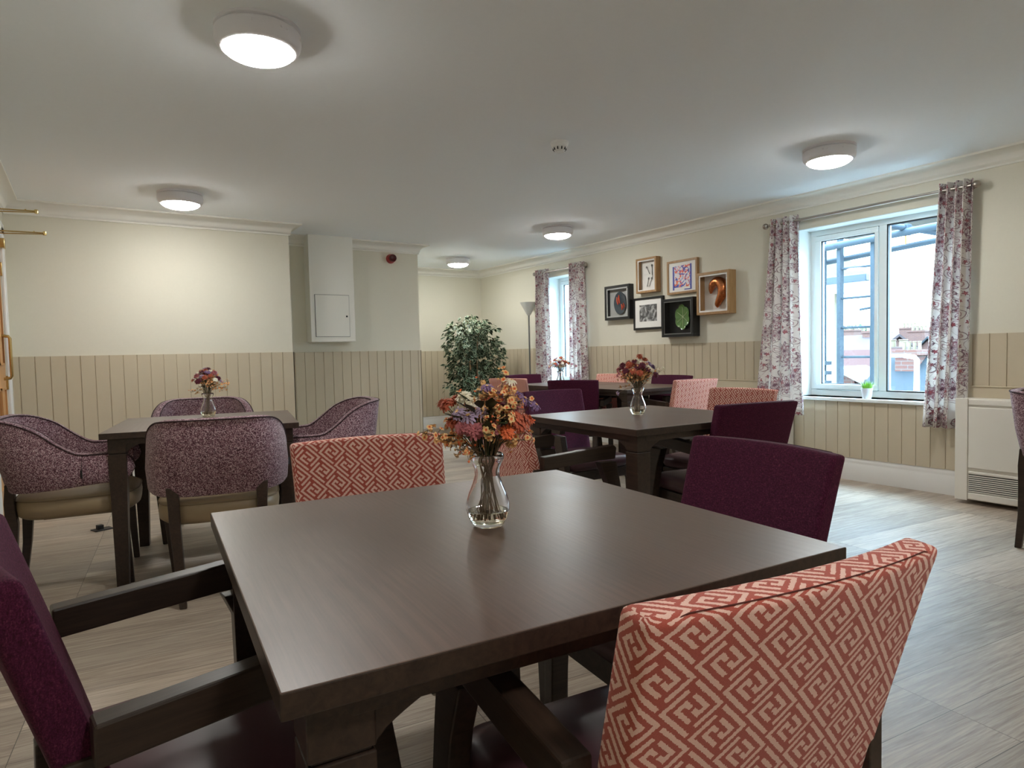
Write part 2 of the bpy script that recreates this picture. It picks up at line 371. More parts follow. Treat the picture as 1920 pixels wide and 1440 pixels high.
# ------------------------------------------------------------------ mesh builder
class MB:
    def __init__(s): s.v = []; s.f = []; s.m = []; s.uv = {}; s.T = None
    def tv(s, p):
        p = Vector(p)
        return tuple(s.T @ p) if s.T is not None else tuple(p)
    def add(s, vs, fs, mi=0, uvs=None):
        o = len(s.v); s.v += [s.tv(p) for p in vs]
        for k, f in enumerate(fs):
            if uvs is not None: s.uv[len(s.f)] = uvs[k]
            s.f.append([i+o for i in f]); s.m.append(mi)
        return s
    def box(s, x0, x1, y0, y1, z0, z1, mi=0):
        vs = [(x0, y0, z0), (x1, y0, z0), (x1, y1, z0), (x0, y1, z0), (x0, y0, z1), (x1, y0, z1), (x1, y1, z1), (x0, y1, z1)]
        return s.add(vs, [(3, 2, 1, 0), (4, 5, 6, 7), (0, 1, 5, 4), (1, 2, 6, 5), (2, 3, 7, 6), (3, 0, 4, 7)], mi)
    def loft(s, rings, mi=0, cap=True, closed=True):
        n = len(rings[0]); vs = [p for r in rings for p in r]; fs = []
        for i in range(len(rings)-1):
            for j in range(n if closed else n-1):
                k = (j+1) % n
                fs.append((i*n+j, i*n+k, (i+1)*n+k, (i+1)*n+j))
        if cap and closed:
            fs.append(tuple(range(n))[::-1]); fs.append(tuple((len(rings)-1)*n+j for j in range(n)))
        return s.add(vs, fs, mi)
    def prism(s, poly, axis, a0, a1, mi=0):   # poly in the two other axes (order x,y,z without axis)
        def P(u, v, a):
            return {0: (a, u, v), 1: (u, a, v), 2: (u, v, a)}[axis]
        return s.loft([[P(u, v, a0) for u, v in poly], [P(u, v, a1) for u, v in poly]], mi)
    def tube(s, pts, r, n=8, mi=0, cap=True):
        pts = [Vector(p) for p in pts]; rings = []
        rr = r if isinstance(r, (list, tuple)) else [r]*len(pts)
        prev = None
        for i, p in enumerate(pts):
            t = (pts[min(i+1, len(pts)-1)]-pts[max(i-1, 0)])
            if t.length < 1e-9: t = Vector((0, 0, 1))
            t.normalize()
            if prev is None:
                a = Vector((0, 0, 1)) if abs(t.z) < .9 else Vector((1, 0, 0))
                nrm = t.cross(a).normalized()
            else:
                nrm = prev-t*prev.dot(t)
                nrm = nrm.normalized() if nrm.length > 1e-6 else t.cross(Vector((1, 0, 0))).normalized()
            prev = nrm; bn = t.cross(nrm)
            rings.append([tuple(p+(nrm*math.cos(2*PI*k/n)+bn*math.sin(2*PI*k/n))*rr[i]) for k in range(n)])
        return s.loft(rings, mi, cap)
    def lathe(s, prof, n=32, c=(0, 0), mi=0, cap=True):
        rings = [[(c[0]+r*math.cos(2*PI*k/n), c[1]+r*math.sin(2*PI*k/n), z) for k in range(n)] for r, z in prof]
        return s.loft(rings, mi, cap)
    def build(s, name, mats, parent=None, bevel=0, seg=2, smooth=True, ang=35, sub=0, fixn=True):
        me = bpy.data.meshes.new(name); me.from_pydata(s.v, [], s.f)
        if not isinstance(mats, (list, tuple)): mats = [mats]
        for m in mats: me.materials.append(m)
        me.polygons.foreach_set('material_index', s.m)
        if s.uv:
            ul = me.uv_layers.new(name='UVMap')
            for fi, uvs in s.uv.items():
                p = me.polygons[fi]
                for li, q in zip(p.loop_indices, uvs): ul.data[li].uv = q
        me.update()
        if fixn:
            bm = bmesh.new(); bm.from_mesh(me); bmesh.ops.recalc_face_normals(bm, faces=bm.faces); bm.to_mesh(me); bm.free()
        if smooth:
            me.polygons.foreach_set('use_smooth', [True]*len(me.polygons))
            me.set_sharp_from_angle(angle=math.radians(ang))
        o = bpy.data.objects.new(name, me); COL.objects.link(o)
        if parent: o.parent = parent
        if bevel:
            b = o.modifiers.new('bevel', 'BEVEL'); b.width = bevel; b.segments = seg; b.limit_method = 'ANGLE'; b.angle_limit = math.radians(40)
            b.harden_normals = False
        if sub:
            b = o.modifiers.new('sub', 'SUBSURF'); b.levels = sub; b.render_levels = sub
        return o

def tag(o, label=None, cat=None, group=None, kind=None):
    if label: o['label'] = label
    if cat: o['category'] = cat
    if group: o['group'] = group
    if kind: o['kind'] = kind
    return o
def thing(name, label, cat, loc=(0, 0, 0), rz=0, group=None):
    o = bpy.data.objects.new(name, None); COL.objects.link(o); o.empty_display_size = .1
    o.location = loc; o.rotation_euler = (0, 0, rz)
    return tag(o, label, cat, group)
def struct(o, label=None):
    o['kind'] = 'structure'
    if label: o['label'] = label
    return o
def kids(o): return [c for c in bpy.data.objects if c.parent == o]
def copy_tree(o, parent=None):
    ch = kids(o)
    c = o.copy(); COL.objects.link(c); c.parent = parent
    for k in ch: copy_tree(k, c)
    return c

# ------------------------------------------------------------------ room shell
XL, XR, YF, YA, YB, YC = -.50, 5.125, -2.4, 6.376, 6.93, 8.70
XA, XB = 1.652, 3.245
ZC = 2.35
PATH = [(XL, YF), (XL, YA), (XA, YA), (XA, YB), (XB, YB), (XB, YC), (XR, YC), (XR, YF)]   # clockwise seen from above, room on the right
fl = MB().box(XL-.2, XR, YF-.2, YC+.2, -.1, 0).build('floor', MT['floor'], smooth=False); struct(fl)
ce = MB().box(XL-.2, XR+.3, YF-.2, YC+.2, ZC, ZC+.1).build('ceiling', MT['ceil'], smooth=False); struct(ce)
W1 = (2.13, 3.35, .66, 2.075); W2 = (6.22, 6.95, .66, 2.065)
DOORY = (5.13, 6.04)
def wallbox(name, *b): return struct(MB().box(*b).build(name, MT['wall'], smooth=False))
wallbox('wall_front', XL-.2, XR+.3, YF-.2, YF, 0, ZC)
wl = MB(); wl.box(XL-.2, XL, YF, DOORY[0], 0, ZC); wl.box(XL-.2, XL, DOORY[1], YC, 0, ZC); wl.box(XL-.2, XL, DOORY[0], DOORY[1], 2.04, ZC)
struct(wl.build('wall_left', MT['wall'], smooth=False))
wallbox('wall_back', XL, XA, YA, YC+.2, 0, ZC)
wallbox('wall_recess', XA, XB, YB, YC+.2, 0, ZC)
wallbox('wall_alcove', XB, XR+.3, YC, YC+.2, 0, ZC)
wr = MB(); WT = .30
ys = [YF, W1[0], W1[1], W2[0], W2[1], YC]
for a, b_ in ((0, 1), (2, 3), (4, 5)): wr.box(XR, XR+WT, ys[a], ys[b_], 0, ZC)
for w_ in (W1, W2):
    wr.box(XR, XR+WT, w_[0], w_[1], 0, w_[2]); wr.box(XR, XR+WT, w_[0], w_[1], w_[3], ZC)
struct(wr.build('wall_right', MT['wall'], smooth=False))

def offset_path(path, d):
    n = len(path); out = []
    for i, p in enumerate(path):
        p = Vector(p)
        def nr(a, b):
            t = (Vector(b)-Vector(a)).normalized(); return Vector((t.y, -t.x))
        if i == 0: o = nr(path[0], path[1])*d
        elif i == n-1: o = nr(path[-2], path[-1])*d
        else: o = (nr(path[i-1], path[i])+nr(path[i], path[i+1]))*d
        out.append(p+o)
    return out
def sweep(path, prof):
    rings = []
    offs = [offset_path(path, d) for d, z in prof]
    for i in range(len(path)):
        rings.append([(offs[k][i].x, offs[k][i].y, prof[k][1]) for k in range(len(prof))])
    return MB().loft(rings)
cov = [(0, ZC), (0, 2.245), (.012, 2.245), (.012, 2.258)]
for k in range(7):
    a = k/6*PI/2
    cov.append((.018+.075*(1-math.cos(a)), 2.262+.072*math.sin(a)))
cov += [(.105, 2.336), (.105, ZC)]
struct(sweep(PATH, cov).build('trim_1', MT['coving'], ang=50), 'plaster coving along the top of the walls')
skp = [(0, 0), (.018, 0), (.018, .135), (.014, .142), (.016, .150), (.010, .165), (.008, .175), (.006, .187), (0, .189)]
p_a = [(XL, 6.21), (XL, YA), (XA, YA), (XA, YB), (XB, YB), (XB, YC), (XR, YC), (XR, YF)]
struct(sweep(p_a, skp).build('baseboard_right', MT['skirt'], ang=50))
struct(sweep([(XL, YF), (XL, 4.96)], skp).build('baseboard_left', MT['skirt'], ang=50))

def dado(p0, p1, z0, z1, name, th=.012, phase=0.0, sp=.1):
    p0 = Vector(p0); p1 = Vector(p1); L = (p1-p0).length; t = (p1-p0).normalized(); nrm = Vector((t.y, -t.x))
    prof = [(0, th)]; x = phase
    while x < L:
        if x > .01 and x < L-.01:
            prof += [(x-.0035, th), (x-.0018, th-.006), (x+.0018, th-.006), (x+.0035, th)]
        x += sp
    prof.append((L, th))
    mb = MB(); front = [p0+t*a+nrm*b for a, b in prof]
    bot = [(q.x, q.y, z0) for q in front]; top = [(q.x, q.y, z1) for q in front]
    back = [p0+t*a for a, b in prof]; tb = [(q.x, q.y, z1) for q in back]; bb = [(q.x, q.y, z0) for q in back]
    mb.loft([bot, top, tb, bb], closed=False)
    return struct(mb.build(name, MT['dado'], smooth=False))
ZD = 1.142
dado((XL, 6.21), (XL, YA), .18, ZD, 'trim_2', phase=.07)
dado((XL, YA), (XA, YA), .18, ZD, 'trim_3', phase=.052)
dado((XA, YA), (XA, YB), .18, ZD, 'trim_4')
dado((XA, YB), (XB, YB), .18, ZD, 'trim_5', phase=.06)
dado((XB, YB), (XB, YC), .18, ZD, 'trim_6')
dado((XB, YC), (XR, YC), .18, ZD, 'trim_7')
dado((XR, YC), (XR, W2[1]), .18, ZD, 'trim_8')
dado((XR, W2[1]), (XR, W2[0]), .18, W2[2]-.03, 'trim_9')
dado((XR, W2[0]), (XR, W1[1]), .18, ZD, 'trim_10', phase=.03)
dado((XR, W1[1]), (XR, W1[0]), .18, W1[2]-.03, 'trim_11', phase=.055)
dado((XR, W1[0]), (XR, YF), .18, ZD, 'trim_12')
dado((XL, YF), (XL, 4.96), .18, ZD, 'trim_13')
# plain boxed-out panels with a ledge above the two heaters
for n_, (a, b_) in zip(('trim_14', 'trim_15'), ((3.42, 5.05), (.75, 2.09))):
    mb = MB(); mb.box(XR-.024, XR, a, b_, .16, .778); mb.box(XR-.03, XR, a, b_, .778, .786)
    struct(mb.build(n_, MT['dado'], bevel=.002, smooth=False))

# ------------------------------------------------------------------ windows
def window(name, W, mull, sill_label=None):
    y0, y1, z0, z1 = W; X = XR+.175
    # reveal lining
    r = MB()
    r.box(XR+.002, X, y0-.0, y0+.006, z0, z1); r.box(XR+.002, X, y1-.006, y1, z0, z1); r.box(XR+.002, X, y0, y1, z1-.006, z1)
    root = struct(r.build(name, MT['upvc'], smooth=False))
    f = MB(); t = .05
    f.box(X, X+.07, y0, y1, z1-t, z1); f.box(X, X+.07, y0, y1, z0, z0+t)
    f.box(X, X+.07, y0, y0+t, z0+t, z1-t); f.box(X, X+.07, y1-t, y1, z0+t, z1-t)
    if mull: f.box(X, X+.07, mull-.03, mull+.03, z0+t, z1-t)
    f.build('window_frame', MT['upvc'], root, bevel=.004, smooth=False)
    # opening sash in the far light
    s0 = mull+.03 if mull else y0+t; s1 = y1-t
    sa = MB(); q = .045; e = .004; zz0 = z0+t+e; zz1 = z1-t-e; a0 = s0+e; a1 = s1-e
    sa.box(X-.012, X+.05, a0, a1, zz1-q, zz1); sa.box(X-.012, X+.05, a0, a1, zz0, zz0+q)
    sa.box(X-.012, X+.05, a0, a0+q*.6, zz0+q, zz1-q); sa.box(X-.012, X+.05, a1-q, a1, zz0+q, zz1-q)
    so = sa.build('window_sash', MT['upvc'], root, bevel=.004, smooth=False)
    g = MB(); g.box(X+.012, X+.02, a0-.003, a1+.003, zz0-.003, zz0+.003); g.box(X+.0, X+.02, a1, a1+.003, zz0, zz1); g.box(X+.0, X+.02, a0, a1, zz1, zz1+.003)
    i0, i1, j0, j1 = a0+q*.6, a1-q, zz0+q, zz1-q; gk = .006
    g.box(X+.0, X+.02, i0, i1, j0, j0+gk); g.box(X+.0, X+.02, i0, i1, j1-gk, j1); g.box(X, X+.02, i0, i0+gk, j0, j1); g.box(X, X+.02, i1-gk, i1, j0, j1)
    g.build('gasket', MT['gasket'], so, smooth=False)
    MB().box(X+.015, X+.019, i0, i1, j0, j1).build('pane', MT['pane'], so, smooth=False)
    tv = MB(); tv.box(X-.02, X-.012, a0+.06, a0+.34, zz1-.034, zz1-.016); tv.build('trickle_vent', MT['upvc'], so, smooth=False)
    if mull:
        i0, i1, j0, j1 = y0+t, mull-.03, z0+t, z1-t; gk = .010
        g = MB()
        g.box(X+.0, X+.03, i0, i1, j0, j0+gk); g.box(X+.0, X+.03, i0, i1, j1-gk, j1); g.box(X, X+.03, i0, i0+gk, j0, j1); g.box(X, X+.03, i1-gk, i1, j0, j1)
        g.build('gasket', MT['gasket'], root, smooth=False)
        MB().box(X+.015, X+.019, i0, i1, j0, j1).build('pane', MT['pane'], root, smooth=False)
    MB().box(XR-.035, X, y0-.02, y1+.02, z0-.028, z0).build('window_sill', MT['upvc'], root, bevel=.006, smooth=False)
    MB().box(XR-.004, XR+.004, y0-.0, y1, z1, z1+.05).build('window_head', MT['wall'], root, smooth=False)
window('window_1', W1, 2.735)
window('window_2', W2, None)

# ------------------------------------------------------------------ door in the left wall
dr = MB(); y0, y1 = DOORY
dr.box(XL-.05, XL-.006, y0+.005, y1-.005, .006, 2.03)
door = struct(dr.build('door_1', MT['doorwood'], smooth=False))
for (a, b_, c, d) in ((y0+.11, y0+.43, .25, .92), (y0+.5, y1-.11, .25, .92), (y0+.11, y0+.43, 1.08, 1.9), (y0+.5, y1-.11, 1.08, 1.9)):
    p = MB(); p.box(XL-.008, XL+.004, a, b_, c, c+.015); p.box(XL-.008, XL+.004, a, b_, d-.015, d); p.box(XL-.008, XL+.004, a, a+.015, c, d); p.box(XL-.008, XL+.004, b_-.015, b_, c, d)
    p.build('door_moulding', MT['doorwood'], door, smooth=False)
h = MB(); hy = y1-.14
h.tube([(XL-.006, hy, .98), (XL+.032, hy, .985), (XL+.040, hy, 1.0), (XL+.040, hy, 1.27), (XL+.032, hy, 1.285), (XL-.006, hy, 1.29)], .011, 10)
h.build('pull_handle', MT['brass'], door)
for z in (.25, .95, 1.78):
    MB().box(XL-.008, XL+.008, y1-.012, y1+.012, z-.05, z+.05).build('hinge', MT['brass'], door, bevel=.002)
cl = MB(); cl.box(XL-.006, XL+.035, y1-.05, y1+.02, 1.93, 2.0); cl.build('closer_box', MT['brass'], door, bevel=.004)
ar = MB(); ar.box(XL, XL+.018, DOORY[1]+.003, DOORY[1]+.165, 0, 2.10); ar.box(XL, XL+.018, DOORY[0]-.165, DOORY[0]-.003, 0, 2.10); ar.box(XL, XL+.018, DOORY[0]-.165, DOORY[1]+.165, 2.045, 2.13)
struct(ar.build('trim_16', MT['white'], bevel=.004, smooth=False), 'white painted architrave around the wooden door')
def brass_arm(y, z, x1, label):
    t = thing('brass_rod_arm', label, 'wall bracket', (XL, y, z), group='brass rod arms by the door')
    L = x1-XL
    MB().tube([(0.018, 0, 0), (L, 0, .004)], .005, 8).build('rod', MT['brass'], t)
    MB().tube([(0.018, .012, -.016), (L, 0, -.004)], .004, 8).build('rod', MT['brass'], t)
    k = MB(); k.lathe([(0, -.014), (.010, -.012), (.012, 0), (.010, .014), (0, .016)], 12, (L, 0)); k.build('knob', MT['brass'], t)
    MB().lathe([(0, .003), (.005, .004), (.005, .012), (0, .013)], 8, (L-.06, 0)).build('knob', MT['brass'], t)
    MB().box(0.0, .02, -.02, .02, -.03, .03).build('mount', MT['brass'], t, bevel=.003)
brass_arm(5.60, 2.134, -.25, 'thin double brass rod arm above the left door, the upper one')
brass_arm(5.62, 1.991, -.21, 'thin double brass rod arm above the left door, the lower one')

# ------------------------------------------------------------------ boxed cabinet and alarm
cb = thing('boxed_cupboard', 'white painted boxed-in wall cupboard with a small square access door', 'cupboard', (1.945, 6.76, 1.247))
mb = MB(); mb.box(0, .47, 0, .17, 0, ZC-1.247); mb.box(-.0, .47, -.004, 0, 0, .02)
mb.build('cupboard_body', MT['white'] if False else MT['coving'], cb, bevel=.003, smooth=False)
MB().box(.045, .41, -.0025, -.001, .05, .49).build('door_gap', MT['gasket'], cb, smooth=False)
dd = MB().box(.049, .406, -.010, -.002, .053, .486).build('door', MT['coving'], cb, bevel=.002, smooth=False)
MB().tube([(.378, -.0105, .265), (.378, -.0125, .265)], .010, 16).build('lock', MT['blackhole'], dd)
al = thing('fire_alarm_sounder', 'round red fire alarm sounder high on the recessed wall', 'alarm', (2.91, YB, 2.175))
a = MB(); a.T = Matrix.Rotation(PI/2, 4, 'X'); a.lathe([(0, 0), (.052, 0), (.052, .012), (.046, .02), (.046, .055), (.043, .06), (0, .06)], 32); a.build('sounder_base', MT['red'], al)
a = MB(); a.T = Matrix.Rotation(PI/2, 4, 'X'); a.lathe([(.040, .06), (.040, .085), (.034, .09), (.020, .082), (0, .080)], 32); a.build('sounder_lens', MT['darkred'], al)

# ------------------------------------------------------------------ ceiling lights, smoke detector
def ceiling_light():
    t = thing('ceiling_light', 'x', 'ceiling light', group='round bulkhead ceiling lights')
    MB().lathe([(.0, 0), (.158, 0), (.158, -.010), (.152, -.014), (0, -.014)], 64).build('base_plate', MT['lightbody'], t)
    MB().lathe([(.150, -.014), (.158, -.022), (.158, -.050), (.154, -.066), (.146, -.078), (.137, -.084), (.133, -.084), (.133, -.070), (.10, -.06), (.10, -.014)], 64).build('bezel', MT['lightbody'], t)
    prof = [(.131, -.074)] + [(.131*math.cos(a), -.081-.038*math.sin(a)) for a in [k/8*PI/2 for k in range(8)]] + [(.0005, -.119)]
    MB().lathe(prof, 64).build('diffuser', MT['diffuser'], t)
    for a in (-.55, -.40, .2, -1.2):
        MB().lathe([(0, -.034), (.004, -.035), (.004, -.043), (0, -.044)], 8, (.157*math.cos(a), .157*math.sin(a))).build('screw_cap', MT['lightbody'], t)
    return t
proto = ceiling_light()
LIGHTS = [((.607, 2.67), 'round white ceiling light nearest the viewer, largest in the picture'),
          ((.645, 5.55), 'round white ceiling light over the table with tweed tub chairs'),
          ((4.06, 5.33), 'round white ceiling light in front of the narrow window'),
          ((4.15, 7.62), 'round white ceiling light in the alcove above the leafy potted tree'),
          ((4.05, 2.43), 'round white ceiling light near the wide window with floral curtains'),
          ((.60, -.45), 'round white ceiling light over the near end of the room'),
          ((4.05, -.45), 'round white ceiling light over the near right end of the room')]
for i, ((x, y), lb) in enumerate(LIGHTS):
    o = proto if i == 0 else copy_tree(proto)
    o.location = (x, y, ZC); o['label'] = lb; o.rotation_euler.z = -.7 if i == 0 else i
sm = thing('smoke_detector', 'small white smoke detector in the middle of the ceiling', 'smoke detector', (2.45, 3.18, ZC))
MB().lathe([(0, 0), (.055, 0), (.055, -.012), (.050, -.018), (.05, -.024), (.046, -.030), (0, -.030)], 40).build('base', MT['smoke'], sm)
MB().lathe([(.0, -.030), (.044, -.030), (.030, -.056), (.026, -.060), (0, -.061)], 40).build('sensor_head', MT['smoke'], sm)
for k in range(10):
    d = MB(); a = k*2*PI/10; d.T = Matrix.Rotation(a, 4, 'Z'); d.box(.0335, .0415, -.003, .003, -.050, -.034); d.build('vent_slot', MT['blackhole'], sm, smooth=False)

# ------------------------------------------------------------------ curtains and rods
def curtain(name, label, cx, y_top, wt, y_bot, wb, z0, z1, folds, seed, group, out=0.0):
    rnd = random.Random(seed)
    nu, nz = 24*folds, 24
    ph = [rnd.uniform(-.5, .5) for _ in range(folds+1)]; amp = [rnd.uniform(.75, 1.2) for _ in range(folds+1)]
    mb = MB(); rows = []
    fab = folds*.17
    for j in range(nz+1):
        t = j/nz; z = z1+(z0-z1)*t; row = []
        yc = y_top+(y_bot-y_top)*t; w_ = wt+(wb-wt)*t**1.2
        for i in range(nu+1):
            u = i/nu; k = u*folds; kk = min(int(k), folds-1)
            am = amp[kk]*(1-(k-kk))+amp[kk+1]*(k-kk)
            x = .034*am*math.sin(2*PI*k+ph[kk]*t*.6)
            x += .006*math.sin(5*PI*u+3*t)
            y = yc+(u-.5)*w_+.010*math.sin(4*PI*k+1)*t
            row.append(((cx+x-out*t, y, z), (u*fab, z)))
        rows.append(row)
    n = nu+1; vs = [p for r in rows for p, _ in r]; fs = []; uvs = []
    for j in range(nz):
        for i in range(nu):
            ids = (j*n+i, j*n+i+1, (j+1)*n+i+1, (j+1)*n+i); fs.append(ids)
            fl_ = [q for r in rows for _, q in r] if False else None
            uvs.append([rows[a//n][a % n][1] for a in ids])
    mb.add(vs, fs, 0, uvs)
    o = mb.build(name, MT['curtain'], fixn=False, ang=80)
    so = o.modifiers.new('solid', 'SOLIDIFY'); so.thickness = .002
    tag(o, label, 'curtain', group)
    # eyelets
    for k in range(folds):
        e = MB()
        for q in (.25, .75):
            yy = y_top+((k+q)/folds-.5)*wt
            xx = cx
        yy = y_top+((k+.25)/folds-.5)*wt
        e.T = Matrix.Translation((cx+.034*amp[k], yy, z1-.048)) @ Matrix.Rotation(PI/2, 4, 'Y')
        e.lathe([(.016, -.003), (.024, -.003), (.026, 0), (.024, .003), (.016, .003)], 20, cap=False); e.build('eyelet', MT['chrome'], o)
    return o
CX = XR-.085
curtain('curtain', 'long floral curtain on the left side of the wide window', CX, 3.43, .25, 3.36, .45, .52, 2.19, 4, 1, 'floral curtains at the wide window', .175)
curtain('curtain', 'long floral curtain on the right side of the wide window', CX, 2.115, .20, 2.17, .27, .485, 2.19, 4, 2, 'floral curtains at the wide window')
curtain('curtain', 'floral curtain on the left side of the narrow window', CX, 6.98, .26, 6.96, .36, .47, 2.17, 4, 3, 'floral curtains at the narrow window')
curtain('curtain', 'floral curtain on the right side of the narrow window', CX, 6.26, .26, 6.24, .34, .47, 2.17, 4, 4, 'floral curtains at the narrow window')
def rod(y0, y1, z, label):
    t = thing('curtain_rod', label, 'curtain rod', (CX, y0, z), group='steel curtain rods')
    L = y1-y0
    MB().tube([(0, 0, 0), (0, L, 0)], .011, 14).build('pole', MT['chrome'], t)
    for yy in (-.03, L+.03):
        s_ = MB(); s_.T = Matrix.Translation((0, yy, 0)); prof = [(.026*math.sin(a), -.026*math.cos(a)) for a in [k/10*PI for k in range(11)]]
        prof = [(max(r, .0004), z_) for r, z_ in prof]; s_.lathe(prof, 20); s_.build('finial', MT['chrome'], t)
    for yy in (.06, L-.06):
        MB().tube([(0, yy, -.002), (.088, yy, -.002)], .009, 10).tube([(.078, yy, -.002), (.085, yy, -.002)], .024, 16).build('bracket', MT['chrome'], t)
rod(2.02, 3.58, 2.142, 'slim brushed steel curtain rod with ball ends over the wide window')
rod(6.11, 7.11, 2.125, 'slim brushed steel curtain rod with ball ends over the narrow window')

# ------------------------------------------------------------------ heaters
def heater(y0, y1, label):
    t = thing('convector_heater', label, 'heater', (4.92, y0, 0), group='cream convector heaters')
    L = y1-y0; D = XR-.024-4.92-.002
    MB().box(0, D, .0, L, .03, .705).build('casing', MT['cream'], t, bevel=.006, smooth=False)
    MB().box(-.014, 0, L-.075, L, .025, .712).build('end_panel', MT['cream'], t, bevel=.004, smooth=False)
    MB().box(-.014, 0, 0, .075, .025, .712).build('end_panel', MT['cream'], t, bevel=.004, smooth=False)
    MB().box(-.012, 0, .078, L-.078, .245, .655).build('front_panel', MT['cream'], t, bevel=.005, smooth=False)
    MB().box(-.012, 0, .078, L-.078, .668, .708).build('top_rail', MT['cream'], t, bevel=.005, smooth=False)
    MB().box(-.012, 0, .078, L-.078, .205, .225).build('lower_rail', MT['cream'], t, bevel=.005, smooth=False)
    MB().box(-.012, 0, .078, L-.078, .035, .080).build('kick_rail', MT['cream'], t, bevel=.005, smooth=False)
    g = MB(); g.box(-.001, .001, .08, L-.08, .082, .203)
    g.build('grille_back', MT['gasket'], t, smooth=False)
    g = MB()
    for k in range(9): g.box(-.010, -.002, .08, L-.08, .086+k*.0132, .0925+k*.0132)
    g.build('grille_slats', MT['cream'], t, smooth=False)
heater(.95, 2.05, 'cream convector heater under the panelling right of the wide window')
heater(3.38, 4.86, 'cream convector heater behind the coral chairs left of the wide window')

# ------------------------------------------------------------------ floor lamp, floor socket
lp = thing('floor_lamp', 'slim floor lamp with a frosted conical uplighter shade beside the narrow window', 'floor lamp', (5.0, 7.235, 0))
MB().lathe([(0, 0), (.12, 0), (.12, .012), (.03, .028), (.012, .04), (0, .04)], 32).build('lamp_base', MT['silver'], lp)
MB().tube([(0, 0, .03), (0, 0, 1.60)], .011, 12).build('pole', MT['silver'], lp)
MB().lathe([(.018, 1.585), (.03, 1.60), (.118, 1.76), (.115, 1.76), (.026, 1.605), (.0, 1.60)], 40).build('lamp_shade', MT['lampshade'], lp)
fs = thing('floor_socket', 'small black floor socket plate with a square plug in the vinyl floor', 'floor socket', (.033, 4.965, 0), .35)
MB().box(-.055, .055, -.04, .04, 0, .006).build('plate', MT['blackhole'], fs, bevel=.002)
MB().box(-.032, .004, -.018, .018, .006, .034).build('plug', MT['blackhole'], fs, bevel=.003)
#INSERT_FURNITURE
# ------------------------------------------------------------------ tables
def table():
    t = thing('dining_table', 'x', 'table')
    w_, d_ = .445, .44
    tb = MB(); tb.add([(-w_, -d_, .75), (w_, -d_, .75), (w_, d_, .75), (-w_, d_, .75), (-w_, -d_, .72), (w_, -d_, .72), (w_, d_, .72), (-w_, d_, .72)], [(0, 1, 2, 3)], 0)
    tb.f += [[7, 6, 5, 4], [0, 4, 5, 1], [1, 5, 6, 2], [2, 6, 7, 3], [3, 7, 4, 0]]; tb.m += [1]*5      # sides and underside take the darker wood material
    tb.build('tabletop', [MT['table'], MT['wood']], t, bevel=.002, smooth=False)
    a = MB(); i = .028; th = .022
    a.box(-w_+i+.05, w_-i-.05, -d_+i, -d_+i+th, .690, .7195); a.box(-w_+i+.05, w_-i-.05, d_-i-th, d_-i, .690, .7195)
    a.box(-w_+i, -w_+i+th, -d_+i+.05, d_-i-.05, .690, .7195); a.box(w_-i-th, w_-i, -d_+i+.05, d_-i-.05, .690, .7195)
    a.build('apron', MT['wood'], t, bevel=.002, smooth=False)
    lw = .075; fw = .072
    for sx in (-1, 1):
        for sy in (-1, 1):
            L = MB(); cx = sx*(w_-i-.001); cy = sy*(d_-i-.001)
            def bx(u0, u1, v0, v1, z0, z1):
                xs = sorted((cx-sx*u0, cx-sx*u1)); ys_ = sorted((cy-sy*v0, cy-sy*v1)); L.box(xs[0], xs[1], ys_[0], ys_[1], z0, z1)
            L.loft([[(cx-sx*u, cy-sy*v, z) for u, v in ((o_, o_), (lw-o_*2, o_), (lw-o_*2, lw-o_*2), (o_, lw-o_*2))] for z, o_ in ((0, .008), (.60, 0), (.645, 0))])
            bx(.004, lw-.004, .004, lw-.004, .645, .650)
            bx(0, lw, 0, lw, .650, .7195)
            prof = [(lw-.002, .655)]
            for k in range(7):
                q = k/6; prof.append((lw+fw*q, .650+.045*(q**.7)))
            prof += [(lw+fw, .7195), (lw-.002, .7195)]
            L.prism([(cx-sx*u, z) for u, z in prof], 1, cy-sy*.004, cy-sy*.045)
            L.prism([(cy-sy*u, z) for u, z in prof], 0, cx-sx*.004, cx-sx*.045)
            L.build('leg', MT['wood'], t, bevel=.002, smooth=False)
    return t
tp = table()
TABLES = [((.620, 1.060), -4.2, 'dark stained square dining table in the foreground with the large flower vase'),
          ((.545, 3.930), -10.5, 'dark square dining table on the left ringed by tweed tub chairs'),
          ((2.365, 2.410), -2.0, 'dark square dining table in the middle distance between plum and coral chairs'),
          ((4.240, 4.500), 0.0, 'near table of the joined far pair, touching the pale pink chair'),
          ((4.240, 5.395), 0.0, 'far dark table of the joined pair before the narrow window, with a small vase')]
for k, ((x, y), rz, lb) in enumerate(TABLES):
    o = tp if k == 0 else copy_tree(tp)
    o.location = (x, y, 0); o.rotation_euler.z = math.radians(rz); o['label'] = lb; o['group'] = 'square dining tables'

